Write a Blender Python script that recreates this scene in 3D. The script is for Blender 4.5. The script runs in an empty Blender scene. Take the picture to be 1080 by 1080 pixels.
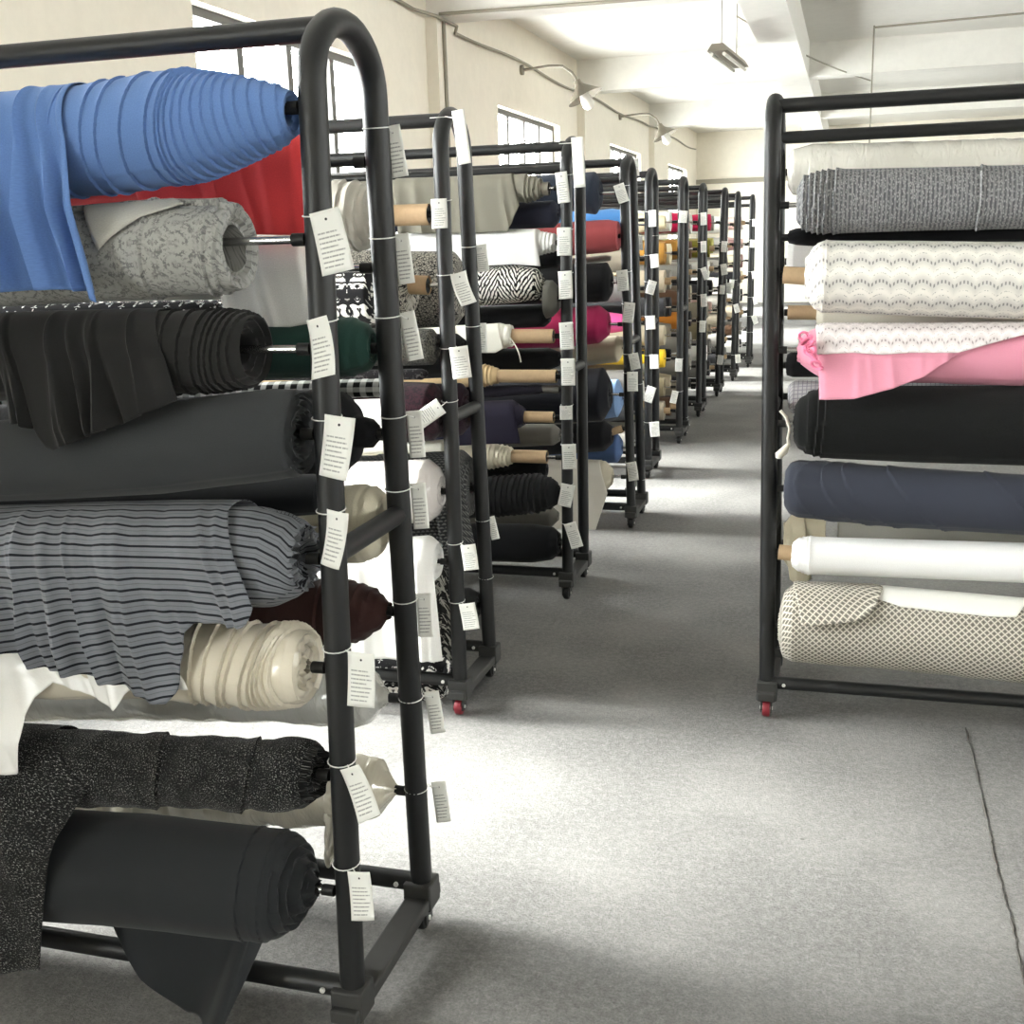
import bpy, math, random
import numpy as np
from mathutils import Vector, noise
C = bpy.context.scene.collection
PI = math.pi
rnd = random.Random(7)

# ------------------------------------------------------------------ camera
YAW, PITCH, ROLL, FPX, EYE = .2893, .2361, -.0310, 1201.5, 1.588
_cy, _sy = math.cos(YAW), math.sin(YAW)
_F = np.array([-_sy*math.cos(PITCH), _cy*math.cos(PITCH), -math.sin(PITCH)])
_R0 = np.array([_cy, _sy, 0.]); _U0 = np.cross(_R0, _F)
_R = math.cos(ROLL)*_R0 + math.sin(ROLL)*_U0
_U = -math.sin(ROLL)*_R0 + math.cos(ROLL)*_U0
_C = np.array([0., 0., EYE])
def on(axis, val, x, y):                       # photo pixel -> point on the plane axis = val
    d = _F + (x-540)/FPX*_R - (y-540)/FPX*_U
    return _C + (val-_C[axis])/d[axis]*d
def depth(p): return float((np.array(p)-_C) @ _F)

cam = bpy.data.cameras.new('camera'); co = bpy.data.objects.new('camera', cam); C.objects.link(co)
from mathutils import Matrix
co.matrix_world = Matrix(((_R[0], _U[0], -_F[0], 0), (_R[1], _U[1], -_F[1], 0), (_R[2], _U[2], -_F[2], EYE), (0, 0, 0, 1)))
cam.sensor_width = 36; cam.lens = FPX/1080*36; cam.clip_start = .05; cam.clip_end = 200
sc = bpy.context.scene
sc.camera = co
sc.view_settings.view_transform = 'Standard'; sc.view_settings.look = 'None'
sc.view_settings.gamma = 1; sc.view_settings.use_curve_mapping = False
sc.view_settings.exposure = -0.38
sc.cycles.use_denoising = True
sc.cycles.max_bounces = 8; sc.cycles.diffuse_bounces = 5; sc.cycles.glossy_bounces = 3
sc.cycles.sample_clamp_indirect = 6

# ------------------------------------------------------------------ materials
class NT:
    def __init__(s, name):
        s.m = bpy.data.materials.new(name); s.m.use_nodes = True
        s.t = s.m.node_tree; s.b = s.t.nodes['Principled BSDF']
    def n(s, typ, **kw):
        o = s.t.nodes.new(typ)
        for k, v in kw.items():
            if k in o.inputs.keys() if hasattr(o.inputs, 'keys') else False: s.put(o.inputs[k], v)
            else: setattr(o, k, v)
        return o
    def put(s, inp, v):
        if hasattr(v, 'is_output'): s.t.links.new(v, inp)
        else: inp.default_value = v
    def math(s, op, a, b=0., c=None):
        o = s.t.nodes.new('ShaderNodeMath'); o.operation = op
        s.put(o.inputs[0], a); s.put(o.inputs[1], b)
        if c is not None: s.put(o.inputs[2], c)
        return o.outputs[0]
    def uv(s):
        if not hasattr(s, '_uv'):
            o = s.t.nodes.new('ShaderNodeUVMap'); o.uv_map = 'UVMap'
            x = s.t.nodes.new('ShaderNodeSeparateXYZ'); s.t.links.new(o.outputs[0], x.inputs[0])
            s._uv = (o.outputs[0], x.outputs[0], x.outputs[1])
        return s._uv
    def vec(s, x, y, z=0.):
        o = s.t.nodes.new('ShaderNodeCombineXYZ')
        for i, v in enumerate((x, y, z)): s.put(o.inputs[i], v)
        return o.outputs[0]
    def noise(s, vec, scale, detail=2., rough=.5, dist=0.):
        o = s.t.nodes.new('ShaderNodeTexNoise'); s.put(o.inputs['Vector'], vec)
        o.inputs['Scale'].default_value = scale; o.inputs['Detail'].default_value = detail
        o.inputs['Roughness'].default_value = rough; o.inputs['Distortion'].default_value = dist
        return o.outputs[0]
    def voro(s, vec, scale, feature='F1', out=0):
        o = s.t.nodes.new('ShaderNodeTexVoronoi'); o.feature = feature; s.put(o.inputs['Vector'], vec)
        o.inputs['Scale'].default_value = scale
        return o.outputs[out]
    def objco(s): return s.t.nodes.new('ShaderNodeTexCoord').outputs['Object']
    def step(s, v, lo, hi):
        o = s.t.nodes.new('ShaderNodeMapRange'); o.interpolation_type = 'SMOOTHSTEP'
        s.put(o.inputs['Value'], v); o.inputs['From Min'].default_value = lo; o.inputs['From Max'].default_value = hi
        return o.outputs[0]
    def mix(s, f, a, b):
        o = s.t.nodes.new('ShaderNodeMix'); o.data_type = 'RGBA'
        s.put(o.inputs[0], f)
        for i, v in ((6, a), (7, b)):
            if isinstance(v, (tuple, list)): v = tuple(v[:3])+(1.,)
            s.put(o.inputs[i], v)
        return o.outputs[2]
    def bump(s, h, strength=.3, dist=.002):
        o = s.t.nodes.new('ShaderNodeBump'); s.put(o.inputs['Height'], h)
        o.inputs['Strength'].default_value = strength; o.inputs['Distance'].default_value = dist
        s.t.links.new(o.outputs[0], s.b.inputs['Normal'])
    def base(s, c, rough=.9, spec=.2, metal=0., sheen=0., coat=0.):
        if isinstance(c, (tuple, list)): c = tuple(c[:3])+(1.,)
        s.put(s.b.inputs['Base Color'], c); s.put(s.b.inputs['Roughness'], rough)
        s.b.inputs['Specular IOR Level'].default_value = spec; s.b.inputs['Metallic'].default_value = metal
        s.b.inputs['Sheen Weight'].default_value = sheen; s.b.inputs['Coat Weight'].default_value = coat
        return s.m
def srgb(r, g=None, b=None):
    if g is None: g = b = r
    f = lambda v: (v/255/12.92 if v/255 <= .04045 else ((v/255+.055)/1.055)**2.4)
    return (f(r), f(g), f(b))
def mul(c, k): return tuple(min(1, v*k) for v in c)

_mc = {}
def cloth(col, pat='plain', col2=None, **kw):
    key = (col, pat, col2, tuple(sorted(kw.items())))
    if key in _mc: return _mc[key]
    t = NT('cloth_'+pat); uv, u, v = t.uv()
    c = srgb(*col); c2 = srgb(*col2) if col2 else mul(c, .6)
    F = lambda a, p: t.math('FRACT', t.math('DIVIDE', a, p))
    tri = lambda a, p: t.math('ABSOLUTE', t.math('SUBTRACT', F(a, p), .5))      # 0 centre .. .5 edge
    weave = t.noise(uv, 420., 2.)
    slub = t.noise(t.vec(t.math('MULTIPLY', u, .12), v), 240., 2.)
    def vary(cc, k=.22, src=weave): return t.mix(src, mul(cc, 1-k), mul(cc, 1+k))
    rough, spec, sheen, coat, bs, h = .95, .1, .08, 0., .25, weave
    if pat == 'plain':
        colr = vary(c, kw.get('k', .2))
    elif pat == 'satin':
        colr = vary(c, .04); rough, spec = .26, .6; h = t.math('MULTIPLY', t.noise(uv, 18., 3., .5, .8), 3.); bs = .5
    elif pat == 'stripes':
        p = .0205
        w1 = t.step(tri(v, p), .375, .41)
        w2 = t.step(tri(t.math('ADD', v, .0105), p), .45, .47)
        heath = t.noise(t.vec(t.math('MULTIPLY', u, .08), v), 700., 2.)
        big = t.noise(t.vec(u, t.math('MULTIPLY', v, .2)), 14., 2.)
        b0 = t.mix(heath, mul(c, .72), mul(c, 1.28)); b0 = t.mix(t.step(big, .35, .7), b0, vary(mul(c, .8), .2))
        colr = t.mix(w1, b0, c2); colr = t.mix(t.math('MULTIPLY', w2, .35), colr, c2)
    elif pat == 'tweed':
        f = t.step(t.noise(uv, 330., 3., .7), .54, .69)
        f2 = t.step(t.noise(uv, 25., 2.), .3, .6)
        colr = t.mix(t.math('MULTIPLY', f, t.math('ADD', t.math('MULTIPLY', f2, .6), .25)), c, c2); bs = .7; h = t.noise(uv, 260., 3., .7)
    elif pat == 'damask':
        a = tri(u, .085); b = tri(t.math('ADD', v, t.math('MULTIPLY', t.step(tri(u, .17), .249, .251), .04)), .08)
        d = t.math('SQRT', t.math('ADD', t.math('MULTIPLY', a, a), t.math('MULTIPLY', b, b)))
        wob = t.noise(t.vec(a, b), 9., 3., .6, 1.)
        ring = t.math('SINE', t.math('ADD', t.math('MULTIPLY', d, 30.), t.math('MULTIPLY', wob, 12.)))
        dots = t.step(t.voro(uv, 230.), .2, .5)
        f = t.math('MULTIPLY', t.math('MULTIPLY', t.step(ring, .1, .6), t.math('ADD', .3, t.math('MULTIPLY', dots, .6))), t.step(t.noise(uv, 60., 2.), .3, .6))
        colr = t.mix(f, vary(c, .06), c2); h = f; bs = .3
    elif pat == 'lace':           # scalloped rows with small eyelets
        p = kw.get('p', .062); q = kw.get('q', .055)
        arch = t.math('ABSOLUTE', t.math('SINE', t.math('DIVIDE', t.math('MULTIPLY', u, PI), q)))
        vv = t.math('ADD', v, t.math('MULTIPLY', arch, .016))
        band = tri(vv, p)
        line = t.step(band, .40, .44)
        line2 = t.math('MULTIPLY', t.step(band, .10, .12), t.math('SUBTRACT', 1., t.step(band, .15, .17)))
        eye = t.step(t.math('SUBTRACT', 1., t.voro(t.vec(u, vv), 210.)), .45, .75)
        eye2 = t.math('MULTIPLY', t.step(t.math('SINE', t.math('MULTIPLY', u, 620.)), -.3, .3), line)
        soft = t.math('MULTIPLY', t.step(band, .0, .45), .34)
        f = t.math('MAXIMUM', t.math('MULTIPLY', eye2, .9), t.math('MAXIMUM', soft, t.math('MULTIPLY', line2, t.math('MULTIPLY', eye, .7))))
        colr = t.mix(f, c, c2); h = f; bs = .35
    elif pat == 'boucle':
        a = t.voro(t.vec(t.math('MULTIPLY', u, 1.), t.math('MULTIPLY', v, .55)), 210.)
        f = t.step(a, .15, .6)
        f = t.math('MULTIPLY', f, t.math('ADD', .5, t.math('MULTIPLY', t.step(t.math('SINE', t.math('MULTIPLY', u, 520.)), -.6, .6), .5)))
        colr = t.mix(f, c, c2); h = f; bs = .6
    elif pat == 'lattice':
        p = kw.get('p', .026)
        a = tri(t.math('ADD', u, v), p); b = tri(t.math('SUBTRACT', u, v), p)
        line = t.math('MAXIMUM', t.step(a, .34, .42), t.step(b, .34, .42))
        dot = t.math('SUBTRACT', 1., t.step(t.math('ADD', t.math('MULTIPLY', a, a), t.math('MULTIPLY', b, b)), .02, .05))
        colr = t.mix(line, t.mix(dot, mul(c2, 1.6), c2), vary(c, .08)); h = line; bs = .3
    elif pat == 'floral':
        s_ = kw.get('s', 26.)
        mu = t.math('MULTIPLY', tri(u, kw.get('p', .11)), kw.get('p', .11)); nz = t.noise(t.vec(mu, v), s_, 3., .55, 1.2) if not kw.get('free') else t.noise(uv, s_, 3., .55, 1.5)
        f = t.step(nz, .50, .53)
        colr = t.mix(f, c, c2)
    elif pat == 'zebra':
        w = t.math('ADD', t.math('MULTIPLY', v, 210.), t.math('MULTIPLY', tri(u, .16), 60.))
        w = t.math('ADD', w, t.math('MULTIPLY', t.noise(uv, 30., 2.), 7.))
        f = t.step(t.math('SINE', w), -.35, .0)
        f = t.math('MULTIPLY', f, t.step(t.noise(t.vec(u, t.math('MULTIPLY', v, .3)), 150., 1.), .36, .42))
        colr = t.mix(f, c, c2)
    elif pat == 'plaid':
        a = t.step(tri(u, .03), .2, .26); b = t.step(tri(v, .022), .2, .26)
        f = t.math('MULTIPLY', t.math('ADD', a, b), .5)
        colr = t.mix(f, c, c2)
    elif pat == 'check':
        a = t.step(tri(u, .014), .38, .42); b = t.step(tri(v, .014), .38, .42)
        colr = t.mix(t.math('MAXIMUM', a, b), c, c2)
    elif pat == 'scales':
        row = t.math('FLOOR', t.math('DIVIDE', v, .012))
        uu = t.math('ADD', u, t.math('MULTIPLY', row, .009))
        a = t.math('POWER', t.math('MULTIPLY', tri(uu, .018), 2.), 2.)
        f = t.step(t.math('ADD', F(v, .012), t.math('MULTIPLY', a, -.7)), .35, .6)
        colr = t.mix(f, c, c2); h = f; bs = .6
    elif pat == 'mesh':
        a = t.voro(uv, kw.get('s', 95.), 'DISTANCE_TO_EDGE')
        colr = t.mix(t.step(a, .05, .12), c2, c)
    elif pat == 'film':            # crinkled clear film over pale cloth
        colr = vary(c, .03); rough, spec, coat = .18, .6, .7
        h = t.math('ABSOLUTE', t.math('SUBTRACT', t.noise(t.vec(u, t.math('MULTIPLY', v, .22)), 30., 3., .6, 1.2), .5)); h = t.math('MULTIPLY', h, 5.); bs = 1.
    elif pat == 'fleece':
        h = t.noise(uv, 190., 3., .7); colr = t.mix(h, mul(c, .5), mul(c, 1.6)); bs = .9; sheen = .05
    if pat in ('plain', 'stripes'):
        h = t.math('ADD', weave, t.math('MULTIPLY', slub, .5))
    if kw.get('crease'):
        cz_ = t.noise(t.vec(u, t.math('MULTIPLY', v, .45)), 15., 3., .55, 1.4)
        cz_ = t.math('ABSOLUTE', t.math('SUBTRACT', cz_, .5))
        h = t.math('ADD', t.math('MULTIPLY', h, .6), t.math('MULTIPLY', cz_, 26.*kw['crease']))
    t.bump(h, bs, .0015)
    _mc[key] = t.base(colr, rough, spec, 0., sheen, coat)
    if coat: t.b.inputs['Coat Roughness'].default_value = .12
    return _mc[key]

def simple(name, col, rough=.6, spec=.4, metal=0., nz=0., ns=40., bump=0., coat=0.):
    t = NT(name); c = srgb(*col) if not isinstance(col, int) else srgb(col)
    o = t.objco(); n_ = t.noise(o, ns, 4.)
    t.base(t.mix(n_, mul(c, 1-nz), mul(c, 1+nz)) if nz else c, rough, spec, metal, 0., coat)
    if bump: t.bump(n_, bump, .003)
    return t.m
M = {}
M['steel'] = simple('black_powder_coat', (26, 27, 28), .45, .35, 0., .12, 60., .03)
M['steel_flat'] = simple('dark_grey_bar', (52, 52, 51), .6, .3, 0., .22, 25., .05)
M['rubber'] = simple('black_rubber', (24, 24, 24), .6, .3)
M['redwheel'] = simple('red_wheel', (122, 38, 48), .45, .4)
M['chrome'] = simple('chrome_rod', (200, 200, 200), .25, .5, 1.)
M['screw'] = simple('bright_screw', (225, 225, 220), .35, .5, .4)
M['kraft'] = simple('kraft_cardboard', (186, 160, 128), .85, .15, 0., .1, 80., .05)
M['tie'] = simple('clear_nylon_tie', (222, 222, 218), .35, .4)
M['wall'] = None

def tag_mat():
    t = NT('printed_card'); uv, u, v = t.uv()
    rows = t.math('FRACT', t.math('MULTIPLY', v, 13.))
    ln = t.math('MULTIPLY', t.step(rows, .28, .36), t.math('SUBTRACT', 1., t.step(rows, .62, .70)))
    rowid = t.math('FLOOR', t.math('MULTIPLY', v, 13.))
    chars = t.step(t.noise(t.vec(t.math('MULTIPLY', u, 1.), t.math('MULTIPLY', rowid, 3.7)), 20., 2., .8), .40, .48)
    inside = t.math('MULTIPLY', t.step(u, .1, .14), t.math('SUBTRACT', 1., t.step(t.math('ADD', u, t.math('MULTIPLY', t.noise(t.vec(rowid, 0.), 1.7, 0.), .5)), 1.02, 1.1)))
    area = t.math('MULTIPLY', t.step(v, .07, .09), t.math('SUBTRACT', 1., t.step(v, .68, .70)))
    f = t.math('MULTIPLY', t.math('MULTIPLY', ln, chars), t.math('MULTIPLY', inside, area))
    du = t.math('SUBTRACT', u, .5); dv = t.math('MULTIPLY', t.math('SUBTRACT', v, .86), 1.9)
    hole = t.math('SUBTRACT', 1., t.step(t.math('SQRT', t.math('ADD', t.math('MULTIPLY', du, du), t.math('MULTIPLY', dv, dv))), .035, .05))
    f = t.math('MULTIPLY', f, .62)
    return t.base(t.mix(hole, t.mix(f, srgb(234, 234, 228), srgb(70, 72, 74)), srgb(40, 40, 40)), .6, .3)
M['tag'] = tag_mat()
M['card'] = simple('blank_card', (234, 234, 228), .6, .3)

def floor_mat():
    t = NT('grey_carpet'); o = t.objco()
    a = t.noise(o, 150., 3., .75); b = t.noise(o, 48., 3., .7); d = t.noise(o, 2.2, 3.)
    c = t.mix(a, srgb(68, 68, 67), srgb(152, 151, 149))
    c = t.mix(t.step(b, .35, .72), t.mix(.3, c, (0.02, .02, .02)), c)
    c = t.mix(t.math('MULTIPLY', t.step(d, .35, .7), .16), c, srgb(172, 171, 167))
    s = t.step(t.noise(o, 11., 2., .5), .765, .80)
    c = t.mix(t.math('MULTIPLY', s, .5), c, srgb(50, 50, 48))
    t.bump(t.math('ADD', a, t.math('MULTIPLY', b, .7)), .6, .006)
    return t.base(c, .97, .05)
M['floor'] = floor_mat()
def plaster(name, col, stain=.25):
    t = NT(name); o = t.objco()
    a = t.noise(o, 1.3, 5., .65); b = t.noise(o, 9., 4., .7); c = srgb(*col)
    k = t.mix(t.step(b, .3, .7), mul(c, .96), c)
    k = t.mix(t.math('MULTIPLY', t.step(a, .58, .74), stain), k, mul(c, .55))
    t.bump(b, .08, .01)
    return t.base(k, .9, .1)
M['wall'] = plaster('painted_plaster', (242, 236, 222), .12)
M['ceil'] = plaster('stained_ceiling_paint', (240, 238, 231), .32)
M['frame'] = simple('grey_window_frame', (92, 91, 88), .6, .3)
M['conduit'] = simple('dusty_conduit', (150, 145, 132), .7, .2)
M['lampmetal'] = simple('aged_lamp_metal', (128, 122, 110), .5, .4)
M['bulb'] = simple('white_glass_bulb', (240, 238, 230), .3, .4)
def emit(name, col, s):
    t = NT(name); t.base(col, .5); t.b.inputs['Emission Color'].default_value = (*col, 1); t.b.inputs['Emission Strength'].default_value = s
    return t.m

# ------------------------------------------------------------------ mesh helpers
class MB:
    def __init__(s): s.V = []; s.F = []; s.UV = []
    def add(s, V, F, UV=None):
        b = len(s.V); s.V += [tuple(map(float, v)) for v in V]; s.F += [tuple(b+i for i in f) for f in F]
        s.UV += UV if UV else [(v[0], v[2]) for v in V]
        return s
    def box(s, lo, hi):
        x0, y0, z0 = lo; x1, y1, z1 = hi
        V = [(x0,y0,z0),(x1,y0,z0),(x1,y1,z0),(x0,y1,z0),(x0,y0,z1),(x1,y0,z1),(x1,y1,z1),(x0,y1,z1)]
        return s.add(V, [(0,3,2,1),(4,5,6,7),(0,1,5,4),(1,2,6,5),(2,3,7,6),(3,0,4,7)])
    def tube(s, pts, r, seg=12, caps=True):
        pts = [np.array(p, float) for p in pts]; n = len(pts)
        rs = r if isinstance(r, (list, tuple)) else [r]*n
        T = []
        for i in range(n):
            d = pts[min(i+1, n-1)]-pts[max(i-1, 0)]; T.append(d/np.linalg.norm(d))
        up = np.array([0, 0, 1.]) if abs(T[0][2]) < .9 else np.array([1., 0, 0])
        N = np.cross(T[0], up); N /= np.linalg.norm(N)
        V = []; UV = []; L = 0
        for i in range(n):
            N = N - T[i]*(N@T[i]); N /= np.linalg.norm(N); B = np.cross(T[i], N)
            if i: L += np.linalg.norm(pts[i]-pts[i-1])
            for k in range(seg):
                a = 2*PI*k/seg; V.append(pts[i]+rs[i]*(math.cos(a)*N+math.sin(a)*B)); UV.append((L, a*rs[i]))
        F = [(i*seg+k, i*seg+(k+1)%seg, (i+1)*seg+(k+1)%seg, (i+1)*seg+k) for i in range(n-1) for k in range(seg)]
        if caps: F += [tuple(range(seg-1, -1, -1)), tuple((n-1)*seg+k for k in range(seg))]
        return s.add(V, F, UV)
def org(o):
    p = Vector((0, 0, 0))
    while o is not None: p += o.location; o = o.parent
    return p
def obj(name, mb, mat, parent=None, loc=None, smooth=True, solid=0., bevel=0.):
    me = bpy.data.meshes.new(name); L = org(parent) if parent else Vector(tuple(float(q) for q in loc) if loc is not None else (0, 0, 0))
    V = [(v[0]-L.x, v[1]-L.y, v[2]-L.z) for v in mb.V]
    me.from_pydata(V, [], mb.F); me.update()
    uvl = me.uv_layers.new(name='UVMap')
    idx = np.empty(len(me.loops), dtype=np.int32); me.loops.foreach_get('vertex_index', idx)
    uvl.data.foreach_set('uv', np.array(mb.UV, dtype=np.float32)[idx].ravel())
    if smooth:
        me.polygons.foreach_set('use_smooth', [True]*len(me.polygons))
        me.set_sharp_from_angle(angle=math.radians(48))
    me.materials.append(mat)
    o = bpy.data.objects.new(name, me); C.objects.link(o)
    if parent: o.parent = parent
    else: o.location = L
    if solid: md = o.modifiers.new('thickness', 'SOLIDIFY'); md.thickness = solid; md.offset = 0
    if bevel: md = o.modifiers.new('bevel', 'BEVEL'); md.width = bevel; md.segments = 2; md.limit_method = 'ANGLE'
    return o
def tagp(o, label, cat, group=None):
    o['label'] = label; o['category'] = cat
    if group: o['group'] = group
    return o
def thing(name, label, cat, loc, group=None):
    o = bpy.data.objects.new(name, None); C.objects.link(o); o.location = loc; o.empty_display_size = .1
    return tagp(o, label, cat, group)
def struct(name, mb, mat, parent=None, smooth=False):
    o = obj(name, mb, mat, parent, smooth=smooth)
    if parent is None: o['kind'] = 'structure'
    return o
def copy_tree(o, parent=None):
    c = o.copy(); C.objects.link(c)
    if parent: c.parent = parent
    for ch in list(o.children): copy_tree(ch, c)
    return c

# ------------------------------------------------------------------ the room
WX = -3.38; RX = 8.5; BY = 26.6; FY = -5.0; CZ = 3.72; LZ = 2.86; SILL = .95; BEAMZ = 3.34
PER = 5.56
WIN = [(-3.9, -1.4), (1.75, 3.85)]+[(.18+PER*k, 2.72+PER*k) for k in range(1, 5)]
struct('floor', MB().box((WX-.3, FY-.3, -.1), (RX+.3, BY+.3, 0)), M['floor'])
struct('ceiling', MB().box((WX-.3, FY-.3, CZ), (RX+.3, BY+.3, CZ+.2)), M['ceil'])
def wall_with_windows(name, axis, pos, thick, a0, a1, wins, SILL=SILL):
    mb = MB()
    def bx(a, b, z0, z1):
        if axis == 0: mb.box((min(pos, pos+thick), a, z0), (max(pos, pos+thick), b, z1))
        else: mb.box((a, min(pos, pos+thick), z0), (b, max(pos, pos+thick), z1))
    bx(a0, a1, 0, SILL); bx(a0, a1, LZ, CZ)
    c = a0
    for w0, w1 in wins: bx(c, w0, SILL, LZ); c = w1
    bx(c, a1, SILL, LZ)
    struct(name, mb, M['wall'])
wall_with_windows('wall_left', 0, WX, -.25, FY-.25, BY+.25, WIN)
RW = [(.18+PER*k, 2.72+PER*k) for k in range(-1, 5)]; SILLR = 1.8
wall_with_windows('wall_right', 0, RX, .25, FY-.25, BY+.25, RW, SILLR)
FW = []
wall_with_windows('wall_front', 1, FY, -.25, WX, RX, FW, SILLR)
struct('wall_back', MB().box((WX, BY, 0), (RX, BY+.25, CZ)), M['wall'])
SKY, GROUND = 64., 42.
def glass():
    t = NT('window_glass'); nt = t.t
    tr = nt.nodes.new('ShaderNodeBsdfTransparent'); tr.inputs[0].default_value = (.97, .98, .97, 1)
    gl = nt.nodes.new('ShaderNodeBsdfGlossy'); gl.inputs['Roughness'].default_value = .03
    mx = nt.nodes.new('ShaderNodeMixShader'); mx.inputs[0].default_value = .04
    nt.links.new(tr.outputs[0], mx.inputs[1]); nt.links.new(gl.outputs[0], mx.inputs[2])
    nt.links.new(mx.outputs[0], nt.nodes['Material Output'].inputs['Surface'])
    return t.m
ML = MR = MF = glass()
wn = 0
def window(axis, pos, sgn, w0, w1, mat, SILL=SILL):
    global wn
    wn += 1
    root = bpy.data.objects.new('window_%d' % wn, None); C.objects.link(root); root['kind'] = 'structure'
    root.location = (pos, (w0+w1)/2, SILL) if axis == 0 else ((w0+w1)/2, pos, SILL)
    def B(mb, a, b, z0, z1, d0, d1):
        p, q = sorted((pos+sgn*d0, pos+sgn*d1))
        return mb.box((p, a, z0), (q, b, z1)) if axis == 0 else mb.box((a, p, z0), (b, q, z1))
    fr = MB()
    for a, b, z0, z1 in ((w0, w1, SILL, SILL+.05), (w0, w1, LZ-.05, LZ), (w0, w0+.05, SILL+.05, LZ-.05), (w1-.05, w1, SILL+.05, LZ-.05)): B(fr, a, b, z0, z1, .08, .14)
    obj('window_frame', fr, M['frame'], root, smooth=False)
    mu = MB(); n = 4
    for k in range(1, n):
        a = w0+(w1-w0)*k/n; B(mu, a-.035, a+.035, SILL+.05, LZ-.05, .085, .135)
    B(mu, w0+.05, w1-.05, (SILL+LZ)/2-.02, (SILL+LZ)/2+.02, .087, .133)
    obj('mullions', mu, M['frame'], root, smooth=False)
    pa = MB(); B(pa, w0+.02, w1-.02, SILL+.02, LZ-.02, .142, .15)
    obj('pane', pa, mat, root, smooth=False)
    ld = bpy.data.lights.new('sky_portal', 'AREA'); ld.shape = 'RECTANGLE'; ld.size = w1-w0; ld.size_y = LZ-SILL
    ld.cycles.is_portal = True
    lo = bpy.data.objects.new('sky_portal', ld); C.objects.link(lo)
    ctr = (pos+sgn*.2, (w0+w1)/2, (SILL+LZ)/2) if axis == 0 else ((w0+w1)/2, pos+sgn*.2, (SILL+LZ)/2)
    lo.location = ctr
    dv = Vector((-sgn, 0, 0)) if axis == 0 else Vector((0, -sgn, 0))
    lo.rotation_euler = dv.to_track_quat('-Z', 'Z').to_euler()
for w0, w1 in WIN: window(0, WX, -1, w0, w1, ML)
for w0, w1 in RW: window(0, RX, 1, w0, w1, MR, SILLR)
for w0, w1 in FW: window(1, FY, -1, w0, w1, MF, SILLR)
BEAMS = [4.2+PER*.98*k-.3 for k in range(-1, 4)]
tn = 0
def trim(mb, mat=None):
    global tn
    tn += 1; struct('trim_%d' % tn, mb, mat or M['ceil'])
for y in BEAMS:
    trim(MB().box((WX, y, BEAMZ), (RX, y+.32, CZ)))
    trim(MB().box((WX, y-.03, 0), (WX+.1, y+.35, BEAMZ)), M['wall'])
trim(MB().box((-.93, FY, BEAMZ-.02), (-.56, BY, CZ)))
trim(MB().box((3.6, FY, BEAMZ-.02), (3.97, BY, CZ)))
for y in (BEAMS[2], BEAMS[3]): trim(MB().box((3.58, y-.05, 0), (3.99, y+.37, BEAMZ-.02)), M['wall'])
trim(MB().box((WX+.0, BY-.05, 2.62), (RX, BY, 2.72)), M['conduit'])

# conduits, lamps
def conduit(name, label, pts, r=.012):
    c = obj(name, MB().tube(pts, r, 8), M['conduit'], loc=pts[0]); tagp(c, label, 'conduit'); return c
xw = WX+.025
conduit('wall_conduit', 'long pale cable conduit running along the left wall above the windows',
        [(xw, y, 3.34+.02*math.sin(y*1.7)) if not any(b-.1 < y < b+.45 for b in BEAMS) else (xw+.1, y, 3.33) for y in np.arange(6.0, 26.3, .25)], .014)
yb = BEAMS[2]
conduit('beam_conduit', 'thin pipe running across the room under the second visible ceiling beam',
        [(x, yb-.02, BEAMZ+.02-.025*math.sin((x+3.3)*.8)) for x in np.arange(WX+.12, 5., .3)], .013)
conduit('drop_conduit', 'vertical conduit going down the left wall pilaster from the beam', [(WX+.115, yb+.1, z) for z in np.linspace(3.33, 1.6, 12)], .016)
p0, p1 = on(2, 3.70, 777, 17), on(2, 3.32, 918, 85)
conduit('ceiling_cable', 'slanting grey cable from the hanging tube lamp towards the ceiling drop', [p0+(p1-p0)*t+np.array([0, 0, -.12*math.sin(PI*t)*.5]) for t in np.linspace(0, 1, 12)], .009)
q = on(2, 3.70, 922, 28)
conduit('ceiling_drop', 'thin vertical cable hanging from the ceiling right of the tube lamp', [(q[0], q[1], z) for z in np.linspace(3.71, 2.3, 8)], .009)
q2 = on(2, 3.68, 1080, 14)
conduit('ceiling_conduit', 'straight thin pipe fixed along the ceiling at upper right', [(q[0], q[1], 3.69), tuple(q2)], .011)
def wall_lamp(y, z, label):
    b = (WX, y, z); L = thing('wall_lamp', label, 'lamp', b, 'gooseneck wall lamps')
    obj('mount', MB().tube([(WX, y, z), (WX+.03, y, z)], .05, 14), M['lampmetal'], L)
    pts = [(WX+.03, y, z), (WX+.3, y, z+.02), (WX+.45, y, z+.01), (WX+.55, y, z-.06), (WX+.6, y, z-.14)]
    obj('arm', MB().tube(pts, .014, 8), M['lampmetal'], L)
    d = np.array([.45, 0, -.9]); d /= np.linalg.norm(d); s0 = np.array(pts[-1])
    pr = [(0, .035), (.05, .045), (.07, .06), (.19, .19), (.2, .2), (.19, .185), (.075, .05)]
    obj('lamp_shade', MB().tube([s0+d*a for a, r in pr], [r for a, r in pr], 24, False), M['lampmetal'], L)
    pr = [(.07, .02), (.12, .035), (.2, .06), (.27, .065), (.31, .04), (.32, .01)]
    obj('bulb', MB().tube([s0+d*a for a, r in pr], [r for a, r in pr], 16), M['bulb'], L)
for px, py, lab in ((549, 74, 'conical gooseneck lamp on the left wall, nearer one with white bulb'), (653, 123, 'conical gooseneck lamp farther along the left wall, smaller in view')):
    p = on(0, WX, px, py); wall_lamp(p[1], p[2], lab)
p = on(2, 3.12, 769, 63)
T = thing('tube_lamp', 'twin tube fluorescent fixture hanging from the ceiling on two wires', 'lamp', p)
hd = np.array([.07, 1., 0]); hd /= np.linalg.norm(hd); sd = np.array([hd[1], -hd[0], 0])
def along(a, s_, z): return p+hd*a+sd*s_+np.array([0, 0, z])
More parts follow.
